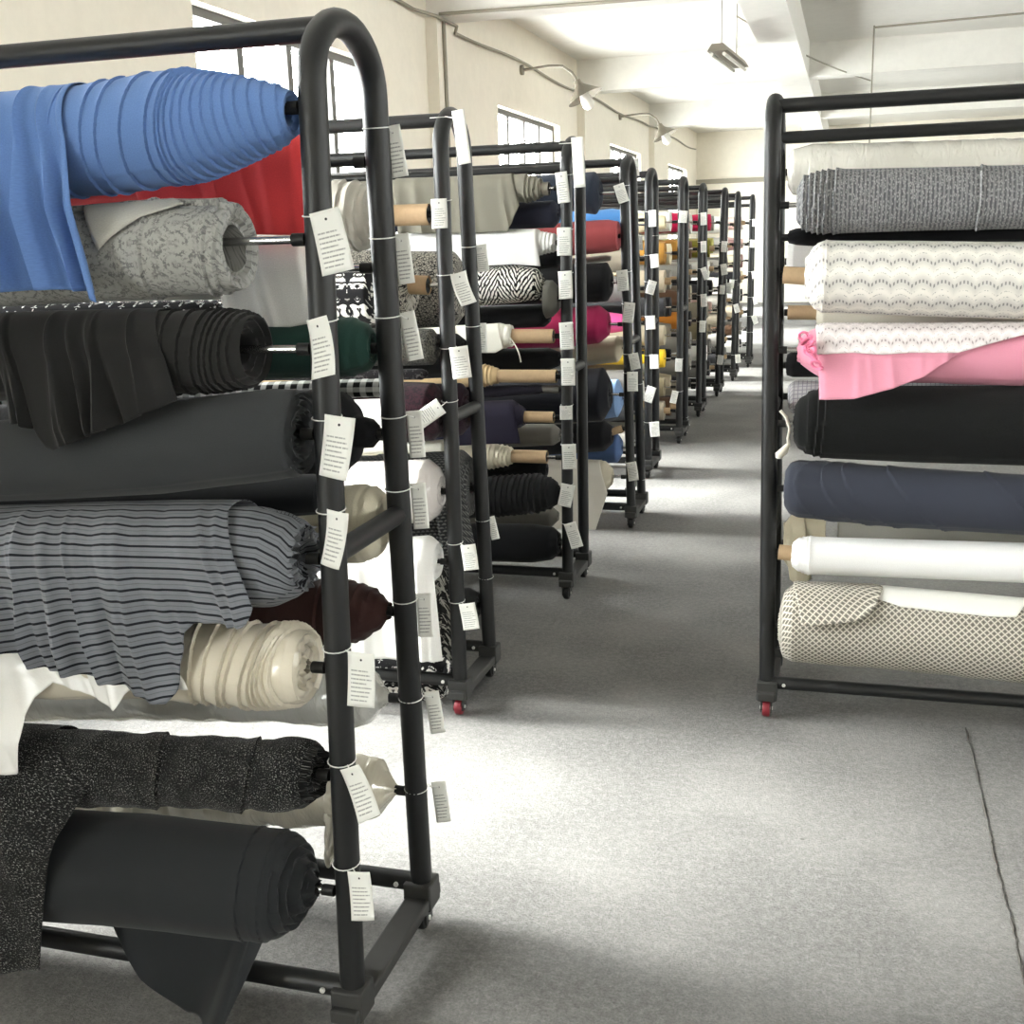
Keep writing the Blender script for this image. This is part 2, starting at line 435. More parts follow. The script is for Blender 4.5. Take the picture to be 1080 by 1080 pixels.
hb = MB(); V = [along(a, s_, z) for a in (-.6, .6) for s_, z in ((-.09, 0), (.09, 0), (.05, .06), (-.05, .06))]
hb.add(V, [(0,1,2,3),(7,6,5,4),(0,4,5,1),(1,5,6,2),(2,6,7,3),(3,7,4,0)])
obj('lamp_housing', hb, M['lampmetal'], T, smooth=False)
for s_ in (-.055, .055): obj('tube', MB().tube([along(-.58, s_, -.025), along(.58, s_, -.025)], .016, 10), M['bulb'], T)
for a in (-.4, .4): obj('hanging_wire', MB().tube([along(a, 0, .06), along(a, 0, CZ-p[2])], .005, 6), M['conduit'], T)

# ------------------------------------------------------------------ racks
LEN = 1.78
def make_rack(label, top, base, bars=2, lean=0.):
    """rack whose right end frame stands at x=0, feet on z=0, centred on y=0; other end at x=-LEN"""
    R = thing('fabric_rack', label, 'rack', (0, 0, 0), 'wheeled fabric racks')
    tr = .0255
    for x in (0, -LEN):
        pts = [(x, -base, .09), (x, -(base+(top-base)*.5), .95), (x, -top-.004, 1.72)]
        pts += [(x, -top*math.cos(a), 1.86+(2.0-tr-1.86)*math.sin(a)) for a in np.linspace(0, PI, 17)]
        pts += [(x, top+.004, 1.72), (x, base+(top-base)*.5, .95), (x, base, .09)]
        pts = [(a+lean*c_/2, b, c_) for a, b, c_ in pts]
        e = obj('end_frame', MB().tube(pts, tr, 16), M['steel'], R)
        zc = 1.02; yc = base+(top-base)*.53
        obj('cross_tube', MB().tube([(x+lean*.51, -yc, zc), (x+lean*.51, yc, zc)], .021, 12), M['steel'], e)
        mb = MB().box((x-.03, -base-.05, .062), (x+.03, base+.05, .092))
        for s_ in (-1, 1): mb.box((x-.034, s_*base-.034, .058), (x+.034, s_*base+.034, .125))
        obj('base_bar', mb, M['steel_flat'], R, smooth=False, bevel=.005)
    obj('top_rail', MB().tube([(-LEN+lean, -top*.55, 1.955), (lean, -top*.55, 1.955)], .0215, 14), M['steel'], R)
    if bars > 1: obj('top_rail', MB().tube([(-LEN+lean, top*.95, 1.875), (lean, top*.95, 1.875)], .0195, 14), M['steel'], R)
    for s_ in (-1, 1):
        rl = obj('bottom_rail', MB().tube([(-LEN, s_*base, .115), (0, s_*base, .115)], .022, 14), M['steel'], R)
        for x in (-.055, -LEN+.055):
            obj('screw', MB().tube([(x, s_*base+(-.020 if s_ < 0 else -.02), .115), (x, s_*base-.0255, .115)], .006, 8), M['screw'], rl)
    k = 0
    for x in (0, -LEN):
        for s_ in (-1, 1):
            y = s_*(base+.005); k += 1
            mb = MB().box((x-.022, y-.022, .053), (x+.022, y+.022, .0625))
            mb.box((x-.018, y-.03, .018), (x-.0145, y+.012, .056)).box((x+.0145, y-.03, .018), (x+.018, y+.012, .056))
            cst = obj('caster', mb, M['steel_flat'], R, smooth=False)
            pr = [(-.0125, .018), (-.012, .026), (-.008, .029), (.008, .029), (.012, .026), (.0125, .018)]
            obj('wheel', MB().tube([(x+a, y-.012, .029) for a, r in pr], [r for a, r in pr], 20), M['rubber'], cst)
            obj('axle', MB().tube([(x-.021, y-.012, .029), (x+.021, y-.012, .029)], .006, 8), M['screw'], cst)
    return R
class Rack:
    def __init__(s, o, x, y, lean, top, base, rz=0.):
        s.o, s.x, s.y, s.top, s.base, s.lean = o, x, y, top, base, lean
        o.location = (x, y, 0)
        bpy.context.view_layer.update()
    def off(s, z): return s.top+.004 + (s.base-s.top)*max(0, min(1, (1.72-z)/1.63))
    def yf(s, z): return s.y-s.off(z)
    def yb(s, z): return s.y+s.off(z)
    def px(s, z): return s.x+s.lean*z/2
ORD = ['nearest', 'second', 'third', 'fourth', 'fifth', 'sixth', 'seventh', 'eighth', 'ninth', 'tenth']
SPEC = [(-.920, 2.045, .018), (-1.235, 3.632, -.008), (-1.172, 4.945, .021), (-1.119, 6.254, -.039), (-1.25, 7.58, 0.), (-1.229, 8.897, .003),
        (-1.244, 10.219, .004), (-1.224, 11.519, .037), (-1.188, 12.75, .011), (-1.134, 14.05, .006)]
racks = []
RLAB = ['nearest black tube rack at left, filled with dark and blue fabric rolls', 'second black tube rack on the left, just behind the nearest one',
        'third black tube rack on the left, with many bare cardboard cores']
for i in range(10):
    lab = RLAB[i] if i < 3 else (ORD[i]+' black tube rack of the left row counted away from the camera' if i < 9 else 'last visible black tube rack at the far end of the left row')
    tp_, bs_ = ((.138, .2), (.115, .17))[i] if i < 2 else (.125, .165)
    racks.append(Rack(make_rack(lab, tp_, bs_, 1 if i < 2 else 2, SPEC[i][2]), *SPEC[i], tp_, bs_))
RRX = -.217
cR = make_rack('black tube rack standing on the right side of the aisle, with pink and lace rolls', .125, .165, 2, -.026)
racks.append(Rack(cR, RRX+LEN, 3.832, -.026, .125, .165))
RR = racks[-1]
for ch in [c for c in cR.children_recursive if c.name.startswith('wheel')]:
    ch.material_slots[0].link = 'OBJECT'; ch.material_slots[0].material = M['redwheel']; ch['label'] = 'red caster wheel'
k = 0
for ch in [c for c in racks[1].o.children_recursive if c.name.startswith('wheel')][:1]:
    ch.material_slots[0].link = 'OBJECT'; ch.material_slots[0].material = M['redwheel']; ch['label'] = 'red caster wheel'

# ------------------------------------------------------------------ fabric rolls
GR = 'fabric rolls on the racks'
def nz(x, y, z): return noise.noise(Vector((x, y, z)))
def roll(label, rk, side, st, mat, lips=(), lip_h=.003, lip_tilt=3., lip_w=5., wr=0., wf=9., spiral=.003, sp_th=2.4, hole=.016, rings=9, ring_j=.004, push=0., gather=0.,
         core=None, rod=True, res=2.0, seg=72, edge_mat=None, dY=0., xleft=None, seed=0, name='fabric_roll', group=GR, silver=True, core_mat=None, hang=0., mirror=False):
    """st: silhouette stations (px x, top y, bottom y) of the photo, left to right; the roll lies along X in the post plane of its rack"""
    sg = seed or (abs(hash_(label)) % 1000)
    z0 = on(1, rk.y, st[-1][0], (st[-1][1]+st[-1][2])/2)[2]
    Y = (rk.yf(z0) if side == 'f' else rk.yb(z0)) + dY
    S = []
    for x, a, b in st:
        p_ = on(1, Y, x, (a+b)/2); S.append((x, p_[0], p_[2], (b-a)/2*depth(p_)/FPX))
    if S[0][1] > S[-1][1]: S = S[::-1]
    xs = [s_[0] for s_ in S]
    n = max(6, int(abs(xs[-1]-xs[0])/res))
    T = np.linspace(xs[0], xs[-1], n)
    X = np.interp(T, xs, [s_[1] for s_ in S]); Z = np.interp(T, xs, [s_[2] for s_ in S]); Rr = np.interp(T, xs, [s_[3] for s_ in S])
    far = xleft if xleft is not None else (rk.px(1)-LEN+.08 if not mirror else rk.px(1)-.08)
    if not mirror and X[0] > far:
        T = np.concatenate([[T[0]-200], T]); X = np.concatenate([[far], X]); Z = np.concatenate([[Z[0]+(0)], Z]); Rr = np.concatenate([[Rr[0]], Rr])
    if mirror and X[-1] < far:
        T = np.concatenate([T, [T[-1]+200]]); X = np.concatenate([X, [far]]); Z = np.concatenate([Z, [Z[-1]]]); Rr = np.concatenate([Rr, [Rr[-1]]])
    n = len(T)
    e_ = n-1 if not mirror else 0; q_ = 1 if not mirror else -1
    lim = (rk.px(Z[e_]) if not mirror else rk.x-LEN+rk.lean*Z[e_]/2)-q_*.0275
    tip = X[e_]+q_*(max(push, 0.)+ring_j*1.7+gather*1.3+.003)
    if (tip-lim)*q_ > 0: X = X-(tip-lim)
    mb = MB(); V = []; UV = []
    TH = [2*PI*k/seg for k in range(seg+1)]
    def rad(i, th):
        r = Rr[i]; t = T[i]
        f = ((th-sp_th) % (2*PI))/(2*PI)
        r += spiral*(f-.5)
        for k, lx in enumerate(lips):
            d = (lx + lip_tilt*math.sin(th+1.1*k*.3+.4) - t)*(1 if not mirror else -1)
            if d > 0: r += lip_h*math.exp(-d/lip_w)
            else: r -= lip_h*.35*math.exp(d/lip_w*1.5)
        if wr:
            r += wr*(nz(X[i]*wf, math.cos(th)*1.3+sg, math.sin(th)*1.3)+.5*nz(X[i]*wf*2.3, math.cos(th)*2.2, math.sin(th)*2.2+sg))
        return r
    e = n-1 if not mirror else 0
    for i in range(n):
        for th in TH:
            r = rad(i, th); xx = X[i]
            if gather and abs(T[i]-T[e]) < 14: xx += 0.
            V.append((xx, Y-r*math.sin(th), Z[i]+r*math.cos(th))); UV.append((X[i], th*Rr[i]))
    w = seg+1
    F = [(i*w+k, (i+1)*w+k, (i+1)*w+k+1, i*w+k+1) for i in range(n-1) for k in range(seg)]
    # layered end
    b = len(V); sgn = 1 if not mirror else -1; rng = random.Random(sg)
    rh = min(hole, Rr[e]*.6)
    prev = e*w
    for j in range(1, rings+1):
        f = j/rings; jx = (rng.uniform(-1, 1)*ring_j)*(1-.4*f) + push*f
        for th in TH:
            r = rad(e, th)*(1-f)+rh*f
            dx = jx+ring_j*.6*nz(math.cos(th)*2+j, math.sin(th)*2, sg)
            if gather: dx += gather*math.sin(th*17+j*.5)*math.sin(PI*min(1, f*1.2)); r *= 1+.07*math.sin(th*17+j)*(1-f)
            V.append((X[e]+sgn*dx, Y-r*math.sin(th), Z[e]+r*math.cos(th))); UV.append((X[e]+r*.2, th*Rr[e]))
        c_ = b+(j-1)*w
        F += [((prev+k, c_+k, c_+k+1, prev+k+1) if not mirror else (prev+k, prev+k+1, c_+k+1, c_+k)) for k in range(seg)]
        prev = c_
    c_ = len(V)
    for th in TH: V.append((X[e]-sgn*.06, Y-rh*math.sin(th), Z[e]+rh*math.cos(th))); UV.append((X[e], th*rh))
    F += [((prev+k, c_+k, c_+k+1, prev+k+1) if not mirror else (prev+k, prev+k+1, c_+k+1, c_+k)) for k in range(seg)]
    F.append(tuple(c_+k for k in range(seg)) if not mirror else tuple(c_+k for k in range(seg-1, -1, -1)))
    o_ = 0 if not mirror else (n-1)*w
    F.append(tuple(o_+k for k in range(seg-1, -1, -1)) if not mirror else tuple(o_+k for k in range(seg)))
    root = thing(name, label, 'fabric roll', (float(np.mean(X)), Y, float(np.mean(Z)-np.mean(Rr))), group)
    obj('rolled_cloth', mb.add(V, F, UV), mat, root)
    post = rk.px(Z[e])-sgn*.0262 if not mirror else (rk.x-LEN+rk.lean*Z[e]/2+.0262)
    ex, ez = X[e], Z[e]
    if core:
        cx = on(1, Y, core[0], (core[1]+core[2])/2); cr = (core[2]-core[1])/2*depth(cx)/FPX
        pts = [(ex-sgn*.06, Y, ez), (cx[0], Y, cx[2])]
        m2 = MB().tube(pts, cr, 24, False).tube(pts[::-1], cr*.86, 24, False)
        a = len(m2.V)//2; sg_ = 24
        m2.F += [(sg_+k, sg_+(k+1) % sg_, a+(sg_-k) % sg_ if False else a+k, a+k) for k in ()]
        cm = obj('cardboard_core', m2, core_mat or M['kraft'], root)
        obj('core_plug', MB().tube([(cx[0]-sgn*.012, Y, cx[2]), (cx[0]-sgn*.004, Y, cx[2])], cr*.87, 20), M['rubber'], cm)
        ex, ez = cx[0], cx[2]
    if rod and (post-ex)*sgn > .004:
        zr = ez+hang
        a = ex-sgn*.08; capx = max(post-.025, ex-.03) if sgn > 0 else min(post+.025, ex+.03)
        ro = obj('rod', MB().tube([(a, Y, zr), (post-sgn*.003, Y, zr)], .0075, 12), M['chrome'] if silver else M['steel'], root)
        obj('rod_cap', MB().tube([(capx, Y, zr), (post, Y, zr)], .0115, 12), M['rubber'], ro)
    root['_'] = 0; del root['_']
    return dict(root=root, Y=Y, S=S, T=T, X=X, Z=Z, R=Rr, rk=rk)
def hash_(s):
    h = 5381
    for c in s: h = (h*33+ord(c)) & 0xffffff
    return h
def drape(rl, top, bottom, mat, folds=6, amp=.012, name='draped_end', th0=-.9, nu=90, nv=56, off=.0045, curl=0., seed=1, label=None, yoff=0., solid=.0014, bow=0.):
    """cloth coming over the top of roll rl and hanging in front; top: (px left, px right) ; bottom: outline [(px x, px y), ...] left to right"""
    Y = rl['Y']; rng = random.Random(seed)
    B = [on(1, Y-.09-yoff, x, y) for x, y in bottom]
    D = [0]
    for i in range(1, len(bottom)): D.append(D[-1]+math.hypot(bottom[i][0]-bottom[i-1][0], .35*(bottom[i][1]-bottom[i-1][1])))
    D = [d/D[-1] for d in D]
    fs = [(rng.uniform(0, 1), rng.uniform(.35, 1.)*.5/folds, rng.choice((1, 1, -.6))*rng.uniform(.5, 1.), rng.uniform(-.06, .06)) for _ in range(folds*2)]
    mb = MB(); V = []; UV = []
    o = np.argsort(rl['T'])
    for i in range(nu):
        u = i/(nu-1)
        tx = top[0]+(top[1]-top[0])*u
        bx = np.interp(u, D, [p_[0] for p_ in B]); bz = np.interp(u, D, [p_[2] for p_ in B])
        X0 = np.interp(tx, rl['T'][o], rl['X'][o]) if rl['T'].min()+150 < tx else on(1, Y, tx, 300)[0]
        r = np.interp(X0, rl['X'], rl['R'])+off; zc = np.interp(X0, rl['X'], rl['Z'])
        la = r*(PI/2-th0); lb = max(.0, zc-bz)
        if bz > zc:                                        # ends on the front of the roll
            the = math.acos(max(-1, min(1, (bz-zc)/r))); la = r*(the-th0); lb = 0
        L = la+lb
        for j in range(nv):
            v = j/(nv-1); s_ = v*L
            def fold():
                g = 0
                for c, wd, a, sh in fs:
                    q_ = (u-c-sh*v)/wd
                    g += a/(1+3.2*q_*q_+q_**4)
                return g
            fo = fold()
            t_ = max(0., (v-.15)/.85); x = X0+(bx-X0)*min(1., max(0., (s_-.5*la)/max(1e-4, L-.5*la)))
            if s_ <= la:
                th = th0+s_/r; k = .45*amp*fo*max(0, math.sin(max(0, th)))**1.5
                rr = r+max(-.003, k); y = Y-rr*math.sin(th); z = zc+rr*math.cos(th)
            else:
                d = s_-la; g = min(1, d/.12)
                y = Y-r-max(-.003-.012*g, amp*fo*(.45+.55*g))-yoff*g + bow*math.sin(PI*min(1, d/max(lb, 1e-4)))
                z = zc-d
            y -= curl*max(0, v-.9)*10
            V.append((x, y, z)); UV.append((X0, s_))
    F = [(i*nv+j, i*nv+j+1, (i+1)*nv+j+1, (i+1)*nv+j) for i in range(nu-1) for j in range(nv-1)]
    ob = obj(name, mb.add(V, F, UV), mat, rl['root'], solid=solid)
    if label: ob['label'] = label
    return ob

A = racks[0]
# --- nearest rack, front row
m = cloth((96, 126, 178), crease=.05)
b1 = roll('light blue jersey roll, topmost on the nearest rack, stepped cone end', A, 'f',
     [(-20, 112, 219), (30, 102, 212), (95, 94, 205), (130, 88, 202), (180, 79, 193), (215, 79, 188), (245, 82, 176), (272, 86, 164), (296, 91, 154), (312, 97, 143)], m,
     lips=[85, 118, 135, 162, 190, 202, 207, 213, 221, 229, 238, 246, 254, 262, 270, 280, 290, 301], lip_h=.0042, lip_tilt=7., lip_w=6., hole=.017, push=-.012, rings=7, res=.9, seg=110, hang=.01)
drape(b1, (-30, 98), [(-30, 306), (20, 307), (60, 304), (98, 307), (112, 318)], m, folds=7, amp=.05, seed=4, yoff=.03, nv=70)
m = cloth((158, 158, 154), 'damask', (104, 104, 104))
b2 = roll('grey damask lace roll directly under the light blue one on the nearest rack', A, 'f',
     [(-20, 228, 324), (60, 224, 320), (120, 219, 316), (180, 214, 313), (232, 214, 309), (246, 217, 306), (252, 221, 303)], m, wr=.003, lips=[168, 232, 244], lip_h=.005, lip_tilt=8, hole=.045, rings=5, ring_j=.008, push=-.012, res=1.2, seg=96, hang=.012, spiral=.009, sp_th=.2)
drape(b2, (104, 176), [(104, 264), (116, 250), (140, 229), (178, 214)], cloth((176, 174, 166)), folds=1, amp=.003, name='turned_corner', th0=-.9, nu=30, nv=24, label='plain turned back corner')
m = cloth((33, 33, 33), crease=.07)
b3 = roll('black jersey roll with a creased hanging end, third down on the nearest rack', A, 'f',
     [(-20, 334, 424), (60, 331, 421), (150, 329, 418), (205, 328, 415), (240, 328, 412), (262, 330, 408), (271, 333, 404)], m,
     lips=[188, 206, 222, 232, 239, 247, 256, 265], lip_h=.0045, lip_tilt=6, lip_w=5, hole=.03, rings=7, push=-.03, ring_j=.008, res=1., seg=96)
drape(b3, (12, 180), [(12, 444), (30, 446), (48, 472), (56, 475), (80, 466), (130, 446), (181, 424)], m, folds=9, amp=.046, yoff=.03, seed=12, nv=64, nu=130)
m = cloth((50, 52, 54))
b4 = roll('thick charcoal wool roll, fourth down on the nearest rack', A, 'f',
     [(-20, 446, 531), (60, 440, 528), (180, 425, 522), (300, 411, 508), (322, 412, 504), (331, 415, 501)], m, hole=.018, rings=16, ring_j=.012, push=-.012, res=2, seg=96, lips=[326], lip_h=.002, wr=.0015, wf=4)
m = cloth((118, 121, 127), 'stripes', (30, 31, 36), crease=.11)
b5 = roll('grey roll with thin dark stripes and a gathered end on the nearest rack', A, 'f',
     [(-20, 540, 648), (100, 536, 646), (200, 534, 643), (270, 534, 642), (300, 537, 640), (318, 545, 632), (326, 553, 625)], m,
     wr=.006, wf=13, gather=.012, hole=.022, rings=10, ring_j=.008, push=-.012, res=1.2, seg=150, rod=True)
drape(b5, (-30, 262), [(-30, 676), (28, 684), (62, 693), (120, 711), (183, 737), (191, 727), (199, 664), (207, 656), (236, 654), (266, 656), (269, 640)], m, folds=12, amp=.03, seed=21, nu=170, nv=70, off=.012, yoff=.015)
m = cloth((214, 206, 188), 'satin')
b6 = roll('ivory satin roll under the striped one on the nearest rack', A, 'f',
     [(-20, 660, 738), (150, 655, 738), (230, 656, 742), (268, 657, 747), (300, 659, 747), (316, 661, 744), (325, 666, 740)], m,
     lips=[212, 228, 248, 258, 278, 290, 298, 304, 310, 317], lip_h=.006, lip_tilt=12, lip_w=5, hole=.014, rings=8, ring_j=.012, push=-.004, wr=.003, wf=14, res=1., seg=96)
drape(b6, (-30, 185), [(-30, 818), (14, 820), (17, 760), (22, 744), (38, 730), (70, 738), (112, 755), (120, 740), (128, 733), (186, 736)], cloth((238, 237, 233), 'satin'), folds=8, amp=.016, seed=6, yoff=.045, label='white satin hanging end', nu=130)
m = cloth((19, 19, 20), 'tweed', (178, 178, 174))
b7 = roll('black tweed roll with pale flecks, second from bottom on the nearest rack', A, 'f',
     [(-20, 764, 852), (60, 768, 851), (190, 777, 851), (280, 781, 856), (318, 777, 858), (334, 780, 854), (341, 785, 849)], m,
     wr=.006, wf=14, hole=.013, rings=9, ring_j=.016, push=.004, res=1.5, seg=96, lips=[182, 276], lip_h=.006, lip_tilt=16, lip_w=12)
drape(b7, (-30, 76), [(-30, 1026), (10, 1024), (30, 1022), (44, 1022), (46, 950), (52, 890), (74, 845)], m, folds=3, amp=.008, seed=3, yoff=.05)
m = cloth((36, 38, 40), k=.15)
b8 = roll('black matte roll with a hanging flap, lowest on the nearest rack', A, 'f',
     [(-20, 856, 968), (45, 854, 968), (150, 860, 975), (250, 872, 987), (288, 876, 991), (300, 878, 988), (306, 882, 984)], m,
     lips=[270, 292], lip_h=.003, lip_tilt=8, hole=.012, rings=16, ring_j=.012, push=.06, res=1.4, seg=110, wr=.001)
def flap():
    Y = b8['Y']; nu, nv = 50, 36; V = []; UV = []
    top = [(116, 962), (160, 968), (210, 976), (250, 980), (272, 960), (284, 930)]
    bot = [(120, 978), (150, 1030), (190, 1076), (215, 1084), (245, 1080), (276, 992)]
    f = lambda P, u, k: np.interp(u*(len(P)-1), range(len(P)), [q_[k] for q_ in P])
    for i in range(nu):
        u = i/(nu-1)
        a = on(1, Y-.05, f(top, u, 0), f(top, u, 1)); b = on(1, Y-.085, f(bot, u, 0), f(bot, u, 1))
        for j in range(nv):
            v = j/(nv-1); q_ = a+(b-a)*v
            yy = q_[1]-.03*math.sin(PI*u*1.2)*v - .07*math.exp(-((u-.78)/.14)**2)*v+.06*math.exp(-((u-.45)/.2)**2)*v
            V.append((q_[0], yy, q_[2])); UV.append((q_[0], q_[2]))
    F = [(i*nv+j, i*nv+j+1, (i+1)*nv+j+1, (i+1)*nv+j) for i in range(nu-1) for j in range(nv-1)]
    obj('hanging_flap', MB().add(V, F, UV), m, b8['root'], solid=.002)
flap()
# --- nearest rack, back row
m = cloth((186, 58, 60))
r = roll('bright red roll behind the light blue one on the nearest rack', A, 'b', [(-20, 162, 222), (100, 156, 219), (230, 149, 214), (290, 146, 212), (318, 143, 207), (327, 150, 198)], m, wr=.002, lips=[296], hole=.02, silver=False)
drape(r, (150, 326), [(150, 246), (240, 247), (300, 248), (327, 247)], m, folds=5, amp=.008, seed=9, off=.003)
r = roll('pale grey roll hanging just under the bright red one, nearest rack', A, 'b', [(-20, 258, 316), (100, 257, 318), (300, 254, 316), (324, 255, 314), (332, 262, 306)], cloth((196, 194, 188)), wr=.002)
drape(r, (236, 331), [(236, 346), (262, 345), (300, 346), (334, 340)], cloth((214, 213, 208)), folds=4, amp=.008, seed=8, label='white hanging end')
roll('narrow black roll with tiny white flowers, behind the black jersey roll, nearest rack', A, 'b', [(-20, 322, 352), (100, 320, 350), (200, 319, 349), (228, 320, 348), (236, 324, 342)], cloth((30, 30, 32), 'floral', (240, 240, 236), s=40.), dY=-.05, hole=.008, seg=40, rod=False)
roll('dark bottle green roll behind the nearest rack front post', A, 'b', [(-20, 350, 408), (200, 346, 404), (330, 337, 399), (380, 335, 397), (396, 341, 392), (402, 350, 385)], cloth((34, 58, 52)), lips=[370, 384], hole=.012)
roll('black and white plaid roll just under the dark green one', A, 'b', [(-20, 412, 434), (200, 406, 428), (330, 401, 422), (404, 399, 419), (409, 402, 416)], cloth((222, 222, 220), 'plaid', (14, 14, 16)), dY=.09, hole=.006, seg=40, rod=False)
roll('big black roll with a cone end, behind the thick charcoal one, nearest rack', A, 'b', [(-20, 428, 520), (200, 420, 512), (340, 411, 504), (368, 414, 500), (380, 425, 490), (384, 438, 474), (400, 442, 473), (406, 448, 466)], cloth((22, 22, 24), 'fleece'), lips=[350, 372], hole=.008, push=0.)
roll('plain black roll seen below the thick charcoal one, nearest rack', A, 'b', [(-20, 506, 548), (165, 503, 547), (300, 500, 546), (340, 500, 543), (346, 508, 535)], cloth((20, 21, 23)), dY=-.125, hole=.01, rod=False)
roll('cream wool roll behind the striped one on the nearest rack', A, 'b', [(-20, 525, 606), (200, 520, 600), (340, 514, 597), (390, 511, 594), (408, 514, 590), (415, 526, 578)], cloth((198, 192, 172)), lips=[396, 404], wr=.004, hole=.015)
roll('dark brown roll with rough layered end, behind the ivory satin one', A, 'b', [(-20, 622, 690), (200, 618, 686), (345, 612, 684), (380, 612, 682), (400, 618, 676), (418, 628, 664), (424, 636, 655)], cloth((52, 34, 32)), wr=.005, wf=25, lips=[360, 372, 384, 396, 408], lip_h=.005, hole=.01, ring_j=.008)
roll('film wrapped white roll seen below the ivory satin one', A, 'b', [(-20, 690, 760), (150, 693, 760), (300, 696, 763), (375, 700, 768), (392, 708, 764), (403, 722, 748)], cloth((188, 188, 182), 'film'), wr=.005, wf=14, hole=.008, push=.02, silver=True)
rr = roll('cream roll in crinkled clear film, between the tweed and lowest black rolls', A, 'b', [(-20, 778, 858), (60, 784, 865), (150, 792, 872), (330, 799, 873), (385, 797, 871), (410, 804, 862), (420, 820, 848), (426, 828, 840)], cloth((196, 190, 172), 'film'), wr=.008, wf=16, hole=.006, push=.015)
def bag_tail():
    V = []; UV = []; nu, nv = 14, 18
    for i in range(nu):
        for j in range(nv):
            u, v = i/(nu-1), j/(nv-1)
            q_ = on(1, rr['Y']-.085, 342+24*u*(1-.3*v), 858+(50+8*math.sin(u*6))*v)
            V.append((q_[0], q_[1]+.012*nz(u*5, v*5, 2), q_[2])); UV.append((q_[0], q_[2]))
    F = [(i*nv+j, i*nv+j+1, (i+1)*nv+j+1, (i+1)*nv+j) for i in range(nu-1) for j in range(nv-1)]
    obj('film_tail', MB().add(V, F, UV), cloth((206, 202, 188), 'film'), rr['root'], solid=.0012)
bag_tail()
# crumpled scrap of paper behind the lowest roll
q_ = on(1, A.yf(.3)+.12, 340, 965); V = []; F = []
for i in range(8):
    for j in range(8):
        u, v = i/7-.5, j/7-.5
        V.append((q_[0]+u*.045+v*.01, q_[1]+.02*nz(u*6, v*6, 1.)+v*.02, .004+max(0., .022+.03*nz(u*5, v*5, 4.)-.02*abs(u))))
F = [(i*8+j, i*8+j+1, (i+1)*8+j+1, (i+1)*8+j) for i in range(7) for j in range(7)]
o = obj('paper_scrap', MB().add(V, F), cloth((214, 212, 204)), loc=(q_[0], q_[1], 0), solid=.001); tagp(o, 'small crumpled pale scrap on the floor behind the lowest black roll', 'scrap')

# --- second rack
B_ = racks[1]
def R2(lab, side, st, mat, **kw): return roll(lab, B_, side, st, mat, seg=kw.pop('seg', 56), res=kw.pop('res', 1.6), **kw)
m = cloth((158, 155, 146))
R2('pleated grey roll on a bare cardboard core, top of the second rack', 'f', [(300, 194, 264), (360, 192, 262), (380, 194, 262), (393, 200, 256)], m, wr=.01, wf=22, lips=[366, 376, 385], lip_h=.006, core=(453, 215, 237), hole=.02)
R2('black roll with big white flowers, second rack, near the top', 'f', [(300, 280, 345), (370, 279, 343), (397, 278, 342), (401, 284, 336)], cloth((26, 26, 28), 'floral', (244, 242, 236), s=22., p=.07), hole=.02, silver=False, rod=False)
R2('black and cream openwork lattice roll with cardboard core, second rack', 'f', [(413, 264, 336), (425, 264, 334), (432, 268, 330)], cloth((186, 182, 170), 'mesh', (32, 32, 32)), core=(452, 291, 311), hole=.025, dY=.08, xleft=99)
R2('small dark patterned roll in thin film below the lattice one, second rack', 'f', [(380, 346, 386), (430, 346, 386), (463, 347, 385), (468, 353, 378)], cloth((44, 44, 42), 'mesh', (92, 90, 84), s=120.), hole=.012)
R2('narrow black roll with dim grey flowers above the burgundy one', 'f', [(380, 390, 401), (445, 389, 401), (450, 391, 398)], cloth((22, 20, 22), 'floral', (70, 68, 68), s=50.), hole=.006, rod=False, dY=-.02)
R2('dark burgundy brocade roll in the middle of the second rack', 'f', [(424, 403, 467), (440, 403, 467), (466, 404, 465), (472, 412, 456)], cloth((44, 22, 30), 'floral', (24, 15, 20), s=60., free=1), hole=.015, xleft=99)
R2('slim white roll under the burgundy brocade one, second rack', 'f', [(300, 466, 480), (430, 465, 478), (488, 464, 477), (490, 467, 474)], cloth((238, 234, 224)), hole=.004, rod=False, dY=.05)
R2('white roll in glossy clear film with pinkish end, second rack', 'f', [(300, 488, 556), (410, 486, 554), (452, 484, 552), (462, 492, 545), (467, 502, 534)], cloth((206, 200, 196), 'film'), hole=.016, rings=6, silver=False)
R2('bright white cotton roll facing the window light, second rack', 'f', [(300, 424, 462), (360, 422, 460), (410, 420, 458), (420, 426, 452)], cloth((240, 240, 238)), hole=.008, dY=.06, rod=False)
r = R2('white cotton roll with a long hanging end, low on the second rack', 'f', [(300, 572, 626), (400, 570, 622), (452, 566, 618), (462, 574, 610)], cloth((238, 237, 232)), hole=.012, silver=False)
drape(r, (300, 462), [(300, 692), (420, 696), (450, 698), (464, 700)], cloth((238, 237, 232)), folds=6, amp=.014, seed=5)
r = R2('cream roll with a ragged black leaf edge, beside the white hanging end', 'b', [(440, 566, 612), (470, 564, 610), (480, 572, 602)], cloth((170, 166, 154)), hole=.01, xleft=-2.6)
drape(r, (456, 481), [(456, 690), (468, 700), (482, 696)], cloth((28, 28, 28), 'floral', (150, 148, 140), s=36., free=1), yoff=.02, folds=3, amp=.01, seed=2, label='black leaf edging')
r = R2('dark grey scale-textured knit roll at the back of the second rack', 'b', [(300, 482, 560), (440, 480, 556), (495, 476, 552), (506, 486, 544)], cloth((44, 45, 46), 'scales', (104, 104, 102)), hole=.02)
drape(r, (410, 503), [(410, 590), (450, 584), (478, 600), (503, 572)], cloth((44, 45, 46), 'scales', (104, 104, 102)), folds=4, amp=.012, seed=14)
